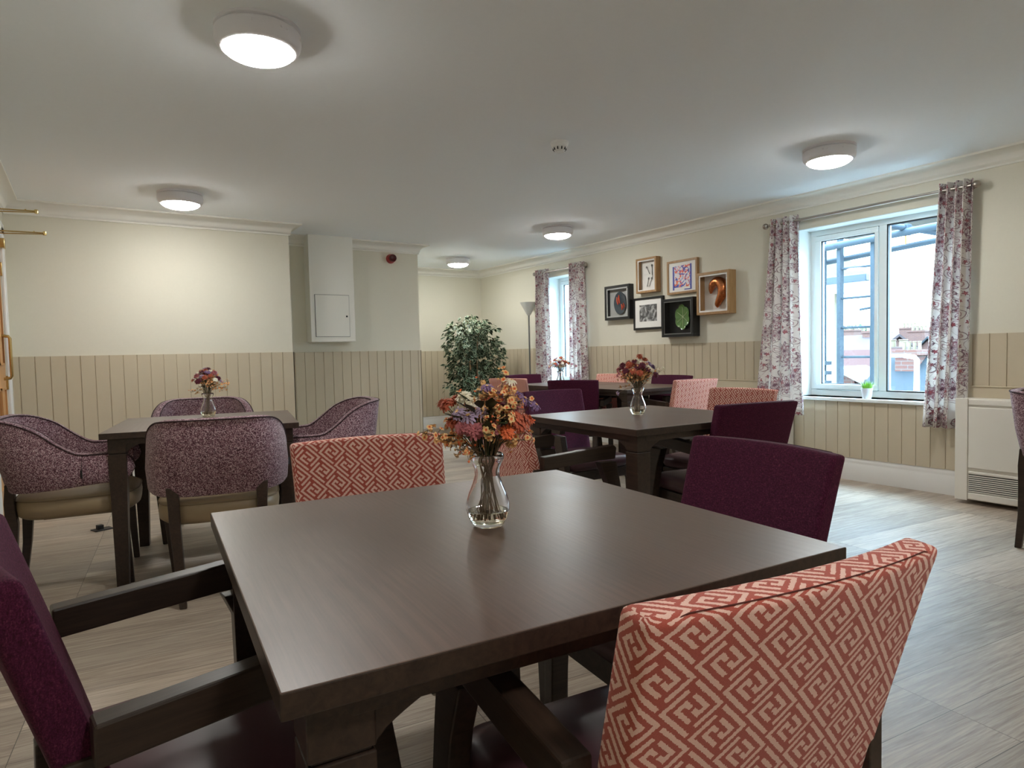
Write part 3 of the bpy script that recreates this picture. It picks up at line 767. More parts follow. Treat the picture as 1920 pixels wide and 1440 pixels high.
# ------------------------------------------------------------------ upholstered armchairs
def bent_back(mat, name, parent):
    nx, ny, nz = 14, 3, 10
    zb, zt, th = .425, .832, .058
    def pos(u, v, t):   # u -1..1, v 0 front..1 rear, t 0..1
        hw = .214+.017*t
        x = u*hw; z = zb+(zt-zb)*t
        y = -.128-.142*t - v*(th-.010*t)
        y += .028*u*u*t**.7
        if t > .999: z += -.004*v
        z += .004*(1-u*u)*(1 if t > .99 else 0)
        return (x, y, z)
    mb = MB()
    def face(fn, na, nb, uvf):
        vs = []; fs = []; uvs = []
        for a in range(na+1):
            for b_ in range(nb+1): vs.append(fn(a/na, b_/nb))
        for a in range(na):
            for b_ in range(nb):
                ids = (a*(nb+1)+b_, (a+1)*(nb+1)+b_, (a+1)*(nb+1)+b_+1, a*(nb+1)+b_+1)
                fs.append(ids); uvs.append([uvf(i//(nb+1)/na, i % (nb+1)/nb) for i in ids])
        mb.add(vs, fs, 0, uvs)
    W_ = .46; H_ = zt-zb
    face(lambda a, b_: pos(a*2-1, 0, b_), nx, nz, lambda a, b_: (a*W_, b_*H_))
    face(lambda a, b_: pos(a*2-1, 1, b_), nx, nz, lambda a, b_: (1.0-a*W_, b_*H_))
    face(lambda a, b_: pos(a*2-1, b_, 1), nx, ny, lambda a, b_: (1.0-a*W_, H_+(1-b_)*th))
    face(lambda a, b_: pos(a*2-1, b_, 0), nx, ny, lambda a, b_: (a*W_, -b_*th))
    face(lambda a, b_: pos(-1, a, b_), ny, nz, lambda a, b_: (1.0+(1-a)*th, b_*H_))
    face(lambda a, b_: pos(1, a, b_), ny, nz, lambda a, b_: (1.0-W_-(1-a)*th, b_*H_))
    o = mb.build(name, mat, parent, fixn=False)
    me = o.data
    bm = bmesh.new(); bm.from_mesh(me); bmesh.ops.remove_doubles(bm, verts=bm.verts, dist=1e-5); bmesh.ops.recalc_face_normals(bm, faces=bm.faces)
    bm.to_mesh(me); bm.free()
    me.polygons.foreach_set('use_smooth', [True]*len(me.polygons))
    bv = o.modifiers.new('bevel', 'BEVEL'); bv.width = .011; bv.segments = 3; bv.limit_method = 'ANGLE'; bv.angle_limit = math.radians(50)
    pp = MB(); e = .0015
    pts = [Vector(pos(-1, 1, t))+Vector((.010, -e*.2, -.012 if t > .99 else 0)) for t in (0, .3, .6, .97)]
    pts += [Vector(pos(u, 1, 1))+Vector((0, .006, .0005)) for u in [k/10*2-1 for k in range(0, 11)]][1:-1]
    pts += [Vector(pos(1, 1, t))+Vector((-.010, -e*.2, -.012 if t > .99 else 0)) for t in (.97, .6, .3, 0)]
    pp.tube(pts, .0008, 6); pp.build('seam', MT['rustseam'] if mat.name.startswith('coral') else MT['piping'], o)
    return o
def rounded_slab(mb, hx, y0, y1, z0, z1, r=.03, crown=.012, n=10):
    rings = []
    prof = [(r, z0), (r*.3, z0+r*.3), (0, z0+r), (0, z1-r), (r*.3, z1-r*.3), (r, z1-.002), (r*2.5, z1+crown*.6), (hx*.6, z1+crown), (hx*.98, z1+crown)]
    yc = (y0+y1)/2; hy = (y1-y0)/2; cr = .05
    for ins, z in prof:
        a, b_ = max(hx-ins, .004), max(hy-ins*hy/hx if ins > .06 else hy-ins, .004); c = min(cr, a*.9, b_*.9); ring = []
        for qx, qy, s in ((1, 1, 0), (-1, 1, 1), (-1, -1, 2), (1, -1, 3)):
            for k in range(6):
                an = s*PI/2+k/5*PI/2
                ring.append((qx*(a-c)+c*math.cos(an), yc+qy*(b_-c)+c*math.sin(an), z))
        rings.append(ring)
    mb.loft(rings)
def armchair(kind):
    t = thing('dining_armchair', 'x', 'chair')
    s_ = MB(); rounded_slab(s_, .225, -.19, .25, .375, .455); s_.build('seat', MT['plumvinyl'], t, ang=60)
    bent_back(MT[kind], 'backrest', t)
    fr = MB()
    fr.box(-.215, .215, .205, .230, .318, .376); fr.box(-.205, .205, -.185, -.16, .318, .376)
    fr.box(-.218, -.194, -.17, .215, .318, .376); fr.box(.194, .218, -.17, .215, .318, .376)
    fr.build('seat_frame', MT['wood'], t, bevel=.002, smooth=False)
    for s in (-1, 1):
        x0, x1 = sorted((s*.2245, s*.264))
        a = MB(); prof = [(-.185, .590), (-.185, .645), (.10, .660), (.185, .664), (.198, .652), (.190, .602), (.10, .604)]
        a.prism(prof, 0, x0, x1); a.build('arm', MT['wood'], t, bevel=.004, smooth=False)
        l = MB(); outer = [(.196, .59), (.215, .50), (.232, .40), (.242, .30), (.246, .15), (.246, 0)]; inner = [(.208, 0), (.200, .15), (.190, .30), (.170, .40), (.145, .50), (.105, .592)]
        l.prism(outer+inner, 0, x0, x1); l.build('leg', MT['wood'], t, bevel=.003, smooth=False)
        xs = sorted((s*.165, s*.203))
        r = MB(); r.prism([(-.165, .44), (-.222, .44), (-.225, .30), (-.262, 0), (-.226, 0), (-.178, .30)], 0, xs[0], xs[1]); r.build('leg', MT['wood'], t, bevel=.003, smooth=False)
        j = MB(); q = sorted((s*.200, s*.228)); j.box(q[0], q[1], -.215, -.175, .33, .59); j.build('side_post', MT['wood'], t, bevel=.003, smooth=False)
    return t
pc = armchair('coral'); pp_ = armchair('plum'); used = set()
def put_chair(kind, bx, by, head, label, group=None):
    """bx,by: centre of the backrest's top front edge; head: the direction the chair faces, degrees"""
    src = pc if kind == 'coral' else pp_
    o = copy_tree(src) if kind in used else src
    used.add(kind)
    h_ = math.radians(head); d = (math.cos(h_), math.sin(h_))
    o.location = (bx+d[0]*.27, by+d[1]*.27, 0); o.rotation_euler.z = h_-PI/2
    o['label'] = label; o['group'] = 'coral armchairs' if kind == 'coral' else 'plum armchairs'
    return o
put_chair('coral', .655, .425, 84, 'coral key-pattern armchair in the right foreground, seen from behind')
put_chair('coral', .715, 1.92, -98.6, 'coral key-pattern armchair on the far side of the foreground table')
put_chair('plum', 1.46, 1.06, 174, 'plum armchair on the right side of the foreground table')
put_chair('plum', -.130, 1.165, 7, 'plum armchair cut off by the left edge, at the left of the foreground table')
put_chair('coral', 1.50, 2.45, -3, 'coral key-pattern armchair half hidden behind the foreground flowers, arm towards the middle table')
put_chair('plum', 2.56, 3.46, -92, 'plum armchair at the far side of the middle table, left of its vase')
put_chair('plum', 2.55, 1.87, 80, 'plum armchair on the near side of the middle table, overlapping the curtain')
put_chair('coral', 3.40, 2.60, 183, 'coral armchair right of the middle table, directly below the left floral curtain')
put_chair('coral', 4.26, 3.72, 84, 'pale pink-lit coral armchair at the near end of the joined far tables')
put_chair('plum', 3.60, 4.55, 38, 'plum armchair on the left side of the joined far tables, with the wooden arm showing')
put_chair('coral', 3.52, 5.50, 20, 'small coral armchair at the far left, just behind the flowers of the foreground vase')
put_chair('plum', 4.25, 6.30, -95, 'plum armchair at the far end of the joined tables, in front of the leafy tree')
put_chair('coral', 4.80, 5.36, 182, 'coral armchair beyond the far tables, left of the middle vase flowers')
put_chair('plum', 4.81, 4.50, 187, 'plum armchair beyond the far tables, right of the middle vase flowers')

# ------------------------------------------------------------------ tweed tub chairs
def catmull(P, n):
    out = []; m = len(P)
    for i in range(m-1):
        p0, p1, p2, p3 = P[max(i-1, 0)], P[i], P[i+1], P[min(i+2, m-1)]
        for k in range(n):
            t = k/n
            out.append(tuple(.5*((2*p1[c])+(-p0[c]+p2[c])*t+(2*p0[c]-5*p1[c]+4*p2[c]-p3[c])*t*t+(-p0[c]+3*p1[c]-3*p2[c]+p3[c])*t**3) for c in range(len(p1))))
    out.append(tuple(P[-1])); return out
def tub_chair():
    t = thing('tub_armchair', 'x', 'chair', group='mauve tweed tub chairs')
    # control points: x, y, rim z, bottom z (right half, from arm front to back centre)
    half = [(.262, .225, .600, .560), (.268, .215, .640, .530), (.274, .17, .655, .515), (.280, .08, .655, .51), (.282, .01, .662, .505), (.280, -.05, .705, .50), (.270, -.12, .775, .495),
            (.245, -.19, .815, .49), (.20, -.245, .826, .487), (.12, -.268, .828, .485), (.0, -.275, .828, .485)]
    full = half+[(-a, b_, c, d) for a, b_, c, d in half[-2::-1]]
    path = catmull(full, 5)
    sec = []; rims_o = []; rims_i = []; bot_o = []
    n = len(path)
    for i, (x, y, zr, zb) in enumerate(path):
        a = path[max(i-1, 0)]; c = path[min(i+1, n-1)]
        tx, ty = c[0]-a[0], c[1]-a[1]; l = math.hypot(tx, ty) or 1
        nx, ny = -ty/l, tx/l        # points outward or inward
        if nx*x+ny*(y+.0) < 0: nx, ny = -nx, -ny
        back = min(1, max(0, (-y-.02)/.2)); th = .048
        if i in (0, n-1): th = .030
        ring = []
        def P(off, z):
            lean = (z-.52)/.3
            ex = lean*(.004+.050*back)
            if back > 0: pinch = 1-.10*back*max(0, (z-.66)/.17)
            else: pinch = 1
            return ((x+nx*off)*pinch, (y+ny*off)-ex*(1 if back > 0 else 0), z)
        hz = zr-zb
        ring = [P(-th*.5, zb), P(th*.35, zb), P(th*.5, zb+.010), P(th*.5+.006, zb+hz*.4), P(th*.5, zr-.012), P(th*.42, zr-.002), P(0, zr+.004), P(-th*.42, zr-.002), P(-th*.5, zr-.012), P(-th*.5, zb+hz*.4)]
        sec.append(ring); rims_o.append(P(th*.5, zr-.004)); rims_i.append(P(-th*.5, zr-.004)); bot_o.append(P(th*.48, zb+.004))
    sh = MB().loft(sec).build('backrest_shell', MT['tweed'], t, ang=70)
    MB().tube(rims_o, .0034, 6).build('piping', MT['piping'], sh)
    MB().tube(rims_i, .0030, 6).build('piping', MT['piping'], sh)
    for s in (-1, 1):   # vertical seams with a small tag on one side
        k = 18 if s > 0 else n-1-18
        top = Vector(rims_o[k]); bo = Vector(bot_o[k]); d = Vector((top.x*.02, -.003, 0))
        MB().tube([top+d*.2, top.lerp(bo, .5)+d*1.3+Vector((s*.002, -.002, 0)), bo+d*.2], .0012, 5).build('seam', MT['piping'], sh)
    k = 18; top = Vector(rims_o[k]); bo = Vector(bot_o[k]); m_ = top.lerp(bo, .62)
    g = MB(); g.T = Matrix.Translation(m_+Vector((.010, -.006, 0))) @ Matrix.Rotation(-.9, 4, 'Z'); g.box(-.002, .002, -.005, .005, -.018, .018)
    g.build('fabric_tag', MT['blackhole'], sh)
    # seat
    st = MB(); prof = [(.62, .352), (.90, .356), (.985, .375), (1.0, .41), (.985, .445), (.90, .462), (.6, .472), (.02, .476)]
    rings = []
    for f_, z in prof:
        ring = []
        for k in range(48):
            a = 2*PI*k/48; e = .55
            cx_, sy_ = math.cos(a), math.sin(a)
            ring.append((.262*f_*math.copysign(abs(cx_)**e, cx_), .262*f_*math.copysign(abs(sy_)**e, sy_)-.005, z))
        rings.append(ring)
    so = st.loft(rings).build('seat', MT['tan'], t, ang=60)
    pts = []
    for k in range(49):
        a = 2*PI*k/48; cx_, sy_ = math.cos(a), math.sin(a)
        pts.append((.259*math.copysign(abs(cx_)**.55, cx_), .259*math.copysign(abs(sy_)**.55, sy_)-.005, .446))
    MB().tube(pts, .0035, 6, cap=False).build('piping', MT['tanpipe'], so)
    MB().box(-.15, .15, -.15, .15, .338, .354).build('seat_frame', MT['wood'], t, bevel=.004, smooth=False)
    for s in (-1, 1):
        r = MB()
        def rect(cx_, cy_, hx, hy, z): return [(cx_-hx, cy_-hy, z), (cx_+hx, cy_-hy, z), (cx_+hx, cy_+hy, z), (cx_-hx, cy_+hy, z)]
        r.loft([rect(s*.158, -.290, .015, .015, 0), rect(s*.168, -.270, .019, .019, .18), rect(s*.178, -.262, .022, .024, .34), rect(s*.180, -.268, .022, .020, .44), rect(s*.182, -.262, .026, .018, .53)])
        r.build('leg', MT['wood'], t, bevel=.004, smooth=False)
        l = MB()
        l.loft([rect(s*.232, .205, .014, .014, 0), rect(s*.250, .188, .020, .020, .30), rect(s*.262, .175, .022, .024, .50), rect(s*.268, .17, .020, .024, .53)])
        l.build('leg', MT['wood'], t, bevel=.004, smooth=False)
    return t
tc = tub_chair()
TUBS = [((.515, 3.395), 79, 'tweed tub chair with its back to the viewer, near side of left table'),
        ((-.045, 3.93), -6, 'tweed tub chair at the left of the left table, by the oak door'),
        ((.60, 4.50), 262, 'tweed tub chair at the far side of the left table, against the panelled wall'),
        ((1.13, 3.87), 172, 'tweed tub chair right of the left table, showing its hollow inside'),
        ((4.245, 1.12), -84, 'tweed tub chair cut off by the right edge, in front of the heater')]
for k, ((x, y), hd, lb) in enumerate(TUBS):
    o = tc if k == 0 else copy_tree(tc)
    o.location = (x, y, 0); o.rotation_euler.z = math.radians(hd)-PI/2; o['label'] = lb

# ------------------------------------------------------------------ vases and flowers
def vase(x, y, z, label, sc=1.0):
    t = thing('glass_vase', label, 'vase', (x, y, z+.0006), group='clear glass vases')
    po = [(.0, 0), (.027, 0), (.031, .004), (.0385, .018), (.0425, .034), (.0420, .046), (.036, .064), (.028, .083), (.0235, .098), (.0245, .110), (.029, .122), (.0325, .128), (.0335, .134), (.0315, .139)]
    pi = [(.0295, .137), (.0300, .132), (.0265, .122), (.0222, .110), (.0212, .098), (.0258, .082), (.0338, .063), (.0396, .045), (.0400, .034), (.036, .020), (.028, .012), (0, .010)]
    m_ = MB().lathe([(max(r*sc, .0002), h_*sc) for r, h_ in po+pi], 48, cap=False); m_.build('vase_body', MT['glass'], t, ang=80)
    pw = [(0, .0096), (.0282, .0116), (.0363, .0197), (.0396, .028), (.0398, .0300), (0, .0300)]
    MB().lathe([(max(r*sc, .0002), h_*sc) for r, h_ in pw], 48, cap=False).build('clear_resin', MT['water'], t, ang=60)
    return t
def petal_ring(mb, c, ax, r, n, up, wd, mi, rnd, cup=0.3):
    ax = Vector(ax).normalized(); a = ax.orthogonal().normalized(); b_ = ax.cross(a); c = Vector(c)
    o = rnd.uniform(0, 6)
    for k in range(n):
        an = o+2*PI*k/n+rnd.uniform(-.15, .15); d = a*math.cos(an)+b_*math.sin(an); s = ax.cross(d)
        rr = r*rnd.uniform(.82, 1.12); u_ = up+rnd.uniform(-.1, .1)
        base = c; mid = c+(d*math.cos(u_)+ax*math.sin(u_))*rr*.6; tip = c+(d*math.cos(u_-cup)+ax*math.sin(u_-cup))*rr
        w1 = r*wd; tw = ax*rnd.uniform(-.2, .2)*w1
        mb.add([base-s*w1*.25, base+s*w1*.25, mid+s*w1+tw, tip+s*w1*.7+ax*rnd.uniform(-.1, .1)*r, tip-s*w1*.5, mid-s*w1-tw], [(0, 1, 2, 5), (5, 2, 3, 4)], mi)
def blossom(c, ax, r, mat, parent, rnd, kind=0, stem_base=None):
    mb = MB()
    if kind == 0:     # carnation, many ruffled petals
        for up, rr, n in ((-.25, 1.0, 12), (.1, 1.0, 12), (.4, .92, 12), (.7, .82, 10), (1.0, .68, 8), (1.3, .5, 6)):
            petal_ring(mb, c, ax, r*rr, n, up, .20, 0, rnd)
    else:             # daisy
        for up, rr, n in ((-.1, 1.0, 13), (.25, .9, 12), (.6, .7, 9)):
            petal_ring(mb, c, ax, r*rr, n, up, .15, 0, rnd)
        petal_ring(mb, Vector(c)+Vector(ax).normalized()*r*.12, ax, r*.3, 7, .9, .3, 1, rnd)
    return mb.build('blossom', [mat, MT['p_yellow']], parent, smooth=False, fixn=False)
def sprig(base, tip, parent, rnd, n=12, spread=.03, cols=('p_yellow', 'p_orange'), r=.0064):
    n = int(n*1.5)
    mb = MB(); base = Vector(base); tip = Vector(tip); ax = (tip-base)
    mb.tube([base, base.lerp(tip, .5)+Vector((0, 0, .006)), tip], .0009, 4, 0)
    for k in range(n):
        f_ = .25+.75*k/n; p = base.lerp(tip, f_)
        d = Vector((rnd.gauss(0, 1), rnd.gauss(0, 1), rnd.gauss(.35, .8))).normalized()
        q = p+d*spread*rnd.uniform(.35, 1.0)
        mb.tube([p, p.lerp(q, .5)+Vector((0, 0, .002)), q], .0006, 4, 0)
        dd = (q-p).normalized()
        if rnd.random() < .72:
            petal_ring(mb, q, dd, r*rnd.uniform(.8, 1.25), 5, .45, .42, 1, rnd)
            petal_ring(mb, q, dd, r*.55, 4, .9, .4, 2, rnd)
        else:
            o_ = r*.42; z_ = Vector((0, 0, 1)); s1 = dd.orthogonal().normalized()*o_; s2 = dd.cross(s1).normalized()*o_
            mb.add([q-dd*o_, q+s1, q+s2, q-s1, q-s2, q+dd*o_*1.5], [(0, 2, 1), (0, 3, 2), (0, 4, 3), (0, 1, 4), (5, 1, 2), (5, 2, 3), (5, 3, 4), (5, 4, 1)], rnd.choice((1, 2)))
    return mb.build('berry_sprig', [MT['wirestem'], MT[cols[0]], MT[cols[1]]], parent, smooth=False, fixn=False)
def leafmesh(mb, p, d, L, wd, rnd, mi=0):
    d = Vector(d).normalized(); s = d.cross(Vector((rnd.uniform(-.3, .3), rnd.uniform(-.3, .3), 1))).normalized(); up = s.cross(d); p = Vector(p)
    mb.add([p, p+d*L*.3+s*wd*.8+up*wd*.3, p+d*L*.65+s*wd+up*wd*.2, p+d*L, p+d*L*.65-s*wd+up*wd*.2, p+d*L*.3-s*wd*.8+up*wd*.3, p+d*L*.5], [(0, 1, 6), (1, 2, 6), (2, 3, 6), (3, 4, 6), (4, 5, 6), (5, 0, 6)], mi)
RT = Vector((.838, -.546, 0)); FW = Vector((.546, .838, 0))
def bouquet(x, y, z, label, flowers, sprigs, seed, leaves=14, extra_stems=8, vs=1.0):
    rnd = random.Random(seed)
    t = thing('flower_bouquet', label, 'flowers', (x, y, z+.016), group='artificial flower bouquets')
    def stem(tipp):
        a = rnd.uniform(0, 2*PI); r = rnd.uniform(.008, .026)*vs
        tipp = Vector(tipp); hd = Vector((tipp.x, tipp.y, 0)); hd = hd.normalized() if hd.length > .001 else Vector((1, 0, 0))
        foot = Vector((-hd.x*r+.004*math.cos(a), -hd.y*r+.004*math.sin(a), .0002+rnd.uniform(0, .002)))
        neck = Vector((hd.x*.012*vs*rnd.uniform(-.9, 1), hd.y*.012*vs*rnd.uniform(-.9, 1), .083*vs))
        rim = Vector((hd.x*.018*vs, hd.y*.018*vs, .122*vs))*1.0
        pts = [foot, foot.lerp(neck, .5), neck, rim, rim.lerp(tipp, .5)+Vector((0, 0, .008)), tipp]
        pts = [Vector(q) for q in catmull([tuple(q) for q in pts], 4)]
        MB().tube(pts, .0009, 5).build('stem', MT['wirestem'], t)
    for (dx, dz, dd, r, m, kd) in flowers:
        p = RT*dx+FW*dd+Vector((0, 0, dz)); ax = Vector((p.x, p.y, (dz-.135)*.9+.02)) - FW*.02
        blossom(p, ax, r, MT[m], t, rnd, kd)
        if rnd.random() < .40: stem(p-ax.normalized()*r*.2)
    for (bx, bz, tx, tz, dd, n, sp) in sprigs:
        b_ = RT*bx+FW*dd*.6+Vector((0, 0, bz)); e = RT*tx+FW*dd+Vector((0, 0, tz))
        sprig(b_, e, t, rnd, n, sp); stem(b_)
    for k in range(leaves):
        an = rnd.uniform(0, 2*PI); rr = rnd.uniform(.015, .05); hz = rnd.uniform(.15, .215)
        p = Vector((rr*math.cos(an), rr*math.sin(an), hz)); d = Vector((math.cos(an), math.sin(an), rnd.uniform(-.1, .9)))
        mb = MB(); leafmesh(mb, p, d, rnd.uniform(.03, .05), rnd.uniform(.006, .010), rnd); mb.tube([Vector((p.x*.3, p.y*.3, .12)), p], .0011, 4)
        mb.build('leaf', MT['leafdark'], t, fixn=False)
    for k in range(extra_stems):
        an = rnd.uniform(0, 2*PI); stem((.035*math.cos(an), .035*math.sin(an), rnd.uniform(.17, .21)))
    return t
V1 = (.634, 1.07)
vase(V1[0], V1[1], .75, 'clear glass vase on the foreground table, holding the largest bouquet')
z0_ = -.016
F1 = [(-.075, .236, .0, .017, 'p_rust', 0), (-.060, .243, .01, .015, 'p_rust', 0), (-.040, .250, -.01, .018, 'p_cream', 0), (-.024, .240, -.02, .015, 'p_cream', 0),
      (-.050, .222, -.03, .018, 'p_lilac', 1), (-.030, .215, -.035, .018, 'p_lilac', 1), (-.005, .225, -.03, .017, 'p_lilac', 1), (-.062, .205, -.02, .016, 'p_rust', 0),
      (-.042, .196, -.04, .017, 'p_rose', 0), (-.018, .190, -.045, .019, 'p_rose', 0), (.030, .232, -.02, .015, 'p_plum', 0), (.052, .230, -.01, .016, 'p_rose', 0),
      (.055, .210, -.035, .019, 'p_rust', 0), (.072, .204, -.01, .018, 'p_rust', 0), (.083, .203, .01, .014, 'p_orange', 0), (.042, .186, -.045, .016, 'p_orange', 0),
      (.075, .242, .0, .016, 'p_purple', 1), (.086, .230, .01, .015, 'p_purple', 1), (.065, .252, .02, .015, 'p_purple', 1), (.0, .245, .03, .016, 'p_rust', 0), (.03, .25, .05, .015, 'p_purple', 1), (-.03, .23, .05, .016, 'p_rose', 0), (.02, .21, .055, .016, 'p_rust', 0), (.012, .205, -.03, .014, 'p_plum', 0)]
S1 = [(-.02, .15, -.075, .170, -.02, 22, .028), (-.03, .15, -.120, .185, -.02, 16, .022), (-.01, .145, -.055, .155, -.045, 14, .022), (0, .20, .005, .262, -.02, 20, .026), (.01, .20, .030, .255, -.03, 20, .024), (.02, .20, .050, .262, -.01, 18, .024),
      (.0, .22, -.012, .292, 0, 5, .014), (.03, .25, .040, .305, .0, 6, .012), (.02, .18, .045, .215, -.05, 16, .02), (.0, .16, .010, .195, -.055, 14, .018), (.03, .16, .075, .180, -.02, 8, .014), (.03, .18, .090, .20, .02, 7, .014), (-.06, .17, -.072, .21, 0, 6, .012), (.02, .2, .0, .24, .05, 14, .028)]
F1 = [(a, b_+z0_, c, d, e, f_) for a, b_, c, d, e, f_ in F1]; S1 += [(.0, .15, .085, .165, .0, 12, .022), (.0, .15, -.03, .20, .05, 12, .024), (.0, .2, .065, .235, -.035, 14, .02), (.0, .2, .02, .225, -.05, 14, .022), (0, .2, -.06, .255, .02, 8, .016), (0, .2, .09, .245, .0, 8, .016)]
F1 += [(.015, .178, -.05, .015, 'p_rose', 0), (-.045, .175, -.03, .015, 'p_rust', 0), (.065, .18, -.03, .016, 'p_rust', 0), (-.085, .222, .02, .014, 'p_rust', 0), (.05, .262, -.01, .014, 'p_cream', 1), (.005, .252, -.02, .015, 'p_purple', 1), (.095, .215, -.01, .014, 'p_purple', 1)]
S1 = [(a, b_+z0_, c, d+z0_, e, f_, g) for a, b_, c, d, e, f_, g in S1]
bouquet(V1[0], V1[1], .75, 'large bouquet of orange, rust, lilac and cream artificial flowers in the foreground vase', F1, S1, 3, leaves=70, extra_stems=3)
def rand_bouquet(seed, cols, nf, ns, R=.075, zc=.215, hh=.065, side=None):
    rnd = random.Random(seed); F = []
    for k in range(nf):
        a = k*2.399; q = math.sqrt((k+.5)/nf)
        F.append((R*q*math.cos(a)*rnd.uniform(.85, 1.1), zc+hh*math.sqrt(max(0, 1-q*q))*rnd.uniform(.6, 1.1)-.03*q, R*.8*q*math.sin(a), rnd.uniform(.015, .021), cols[k % len(cols)], rnd.choice((0, 0, 1))))
    Sg = []
    for k in range(ns):
        a = rnd.uniform(0, 2*PI); q = rnd.uniform(.35, 1.0); Sg.append((.01*math.cos(a), .15, (R+.012)*q*math.cos(a), rnd.uniform(.16, .225)+.05*(1-q), R*.7*q*math.sin(a), 15, .022))
    if side: Sg += side
    return F, Sg
V2 = (.58, 4.16); V3 = (2.378, 2.466); V4 = (4.06, 5.33)
vase(*V2, .75, 'clear glass vase on the left table among the tweed tub chairs')
F, Sg = rand_bouquet(11, ['p_plum', 'p_lilac', 'p_rust', 'p_purple', 'p_rust', 'p_cream', 'p_rose'], 30, 10, .078, .215, .06, [(.02, .15, .13, .185, 0, 16, .03), (.02, .14, .10, .155, .02, 12, .025), (-.02, .14, -.10, .13, 0, 9, .02)])
bouquet(*V2, .75, 'bouquet of red, purple and cream artificial flowers on the left table', F, Sg, 12, leaves=24, extra_stems=3)
vase(*V3, .75, 'clear glass vase on the middle table, next to the plum chairs')
F, Sg = rand_bouquet(23, ['p_rust', 'p_plum', 'p_cream', 'p_orange', 'p_rust', 'p_purple', 'p_rose', 'p_plum'], 40, 20, .108, .215, .07, [(-.02, .13, -.10, .125, 0, 6, .012), (.03, .16, .115, .22, 0, 6, .012)])
F += [(.135, .215, 0, .018, 'p_cream', 0), (-.105, .095, 0, .015, 'p_lilac', 1)]
bouquet(*V3, .75, 'bouquet of rust and cream flowers on the middle table, one white bloom sticking out right', F, Sg, 24, leaves=34, extra_stems=3)
vase(*V4, .75, 'small clear glass vase farthest away, in front of the narrow window')
F, Sg = rand_bouquet(35, ['p_rust', 'p_cream', 'p_orange', 'p_plum', 'p_rose', 'p_cream'], 30, 14, .105, .205, .065, [(-.02, .14, -.11, .19, 0, 7, .012)])
bouquet(*V4, .75, 'small bouquet of orange and cream artificial flowers farthest away, by the narrow window', F, Sg, 36, leaves=20, extra_stems=2)

# ------------------------------------------------------------------ potted ficus
def ficus(x, y):
    rnd = random.Random(5)
    t = thing('potted_ficus', 'tall variegated leafy tree with two cane trunks in the alcove corner', 'plant', (x, y, 0))
    MB().lathe([(0, 0), (.13, 0), (.17, .28), (.18, .28), (.18, .31), (.155, .31), (.15, .27), (0, .265)], 32).build('plant_pot', MT['pot'], t)
    MB().tube([(-.05, -.02, .26), (-.06, -.03, .7), (-.10, -.06, 1.25)], [.014, .013, .011], 8).build('trunk', MT['bamboo'], t)
    MB().tube([(.05, -.02, .26), (.02, -.05, .7), (.03, -.07, 1.28), (.09, -.05, 1.42)], [.012, .010, .009, .006], 8).build('trunk', MT['bark'], t)
    fo = MB(); tw = MB()
    lobes = [((-.12, 0, 1.36), (.30, .26, .20)), ((.02, 0, 1.44), (.26, .24, .17)), ((.14, 0, 1.30), (.26, .24, .22)), ((-.22, 0, 1.18), (.20, .22, .17)), ((.26, 0, 1.10), (.19, .24, .24)), ((.16, .05, .95), (.28, .24, .30)),
             ((-.14, .05, .95), (.22, .22, .30)), ((-.20, 0, .70), (.20, .22, .24)), ((.02, .06, .72), (.30, .24, .26)), ((.24, 0, .78), (.17, .2, .2)), ((0, .1, 1.1), (.25, .15, .3))]
    for (cx_, cy_, cz_), (rx, ry, rz_) in lobes:
        nb = int(38*(rx*rz_/.06))+18
        for k in range(nb):
            u = rnd.uniform(-1, 1); a = rnd.uniform(0, 2*PI); s = math.sqrt(1-u*u); rr = rnd.uniform(.55, 1.05)
            d = Vector((s*math.cos(a), s*math.sin(a), u)); p = Vector((cx_+d.x*rx*rr, cy_+d.y*ry*rr, cz_+d.z*rz_*rr))
            tw.tube([p-Vector((d.x*.06, d.y*.06, .02)), p], .0016, 4)
            for q in range(6):
                dd = (Vector((d.x, d.y, -.55))+Vector((rnd.gauss(0, .6), rnd.gauss(0, .6), rnd.gauss(0, .35)))).normalized()
                L = rnd.uniform(.055, .085); wd = L*.25; p2 = p+Vector((rnd.gauss(0, .02), rnd.gauss(0, .02), rnd.gauss(0, .02)))
                sd_ = dd.cross(Vector((rnd.gauss(0, .5), rnd.gauss(0, .5), 1))).normalized(); up = sd_.cross(dd)
                out = [p2, p2+dd*L*.28+sd_*wd*.85, p2+dd*L*.6+sd_*wd, p2+dd*L-up*L*.12, p2+dd*L*.6-sd_*wd, p2+dd*L*.28-sd_*wd*.85]
                c = p2+dd*L*.48+up*wd*.25
                inn = [c+(o_-c)*.78 for o_ in out]
                fo.add(out+inn, [(i, (i+1) % 6, 6+(i+1) % 6, 6+i) for i in range(6)], 1); fo.add(inn, [(0, 1, 2, 3, 4, 5)], 0)
    fo.build('foliage', [MT['leafgreen'], MT['leafcream']], t, smooth=False, fixn=False)
    tw.build('twigs', MT['bark'], t, smooth=False)['kind'] = 'stuff'
    return t
ficus(4.42, 7.75)

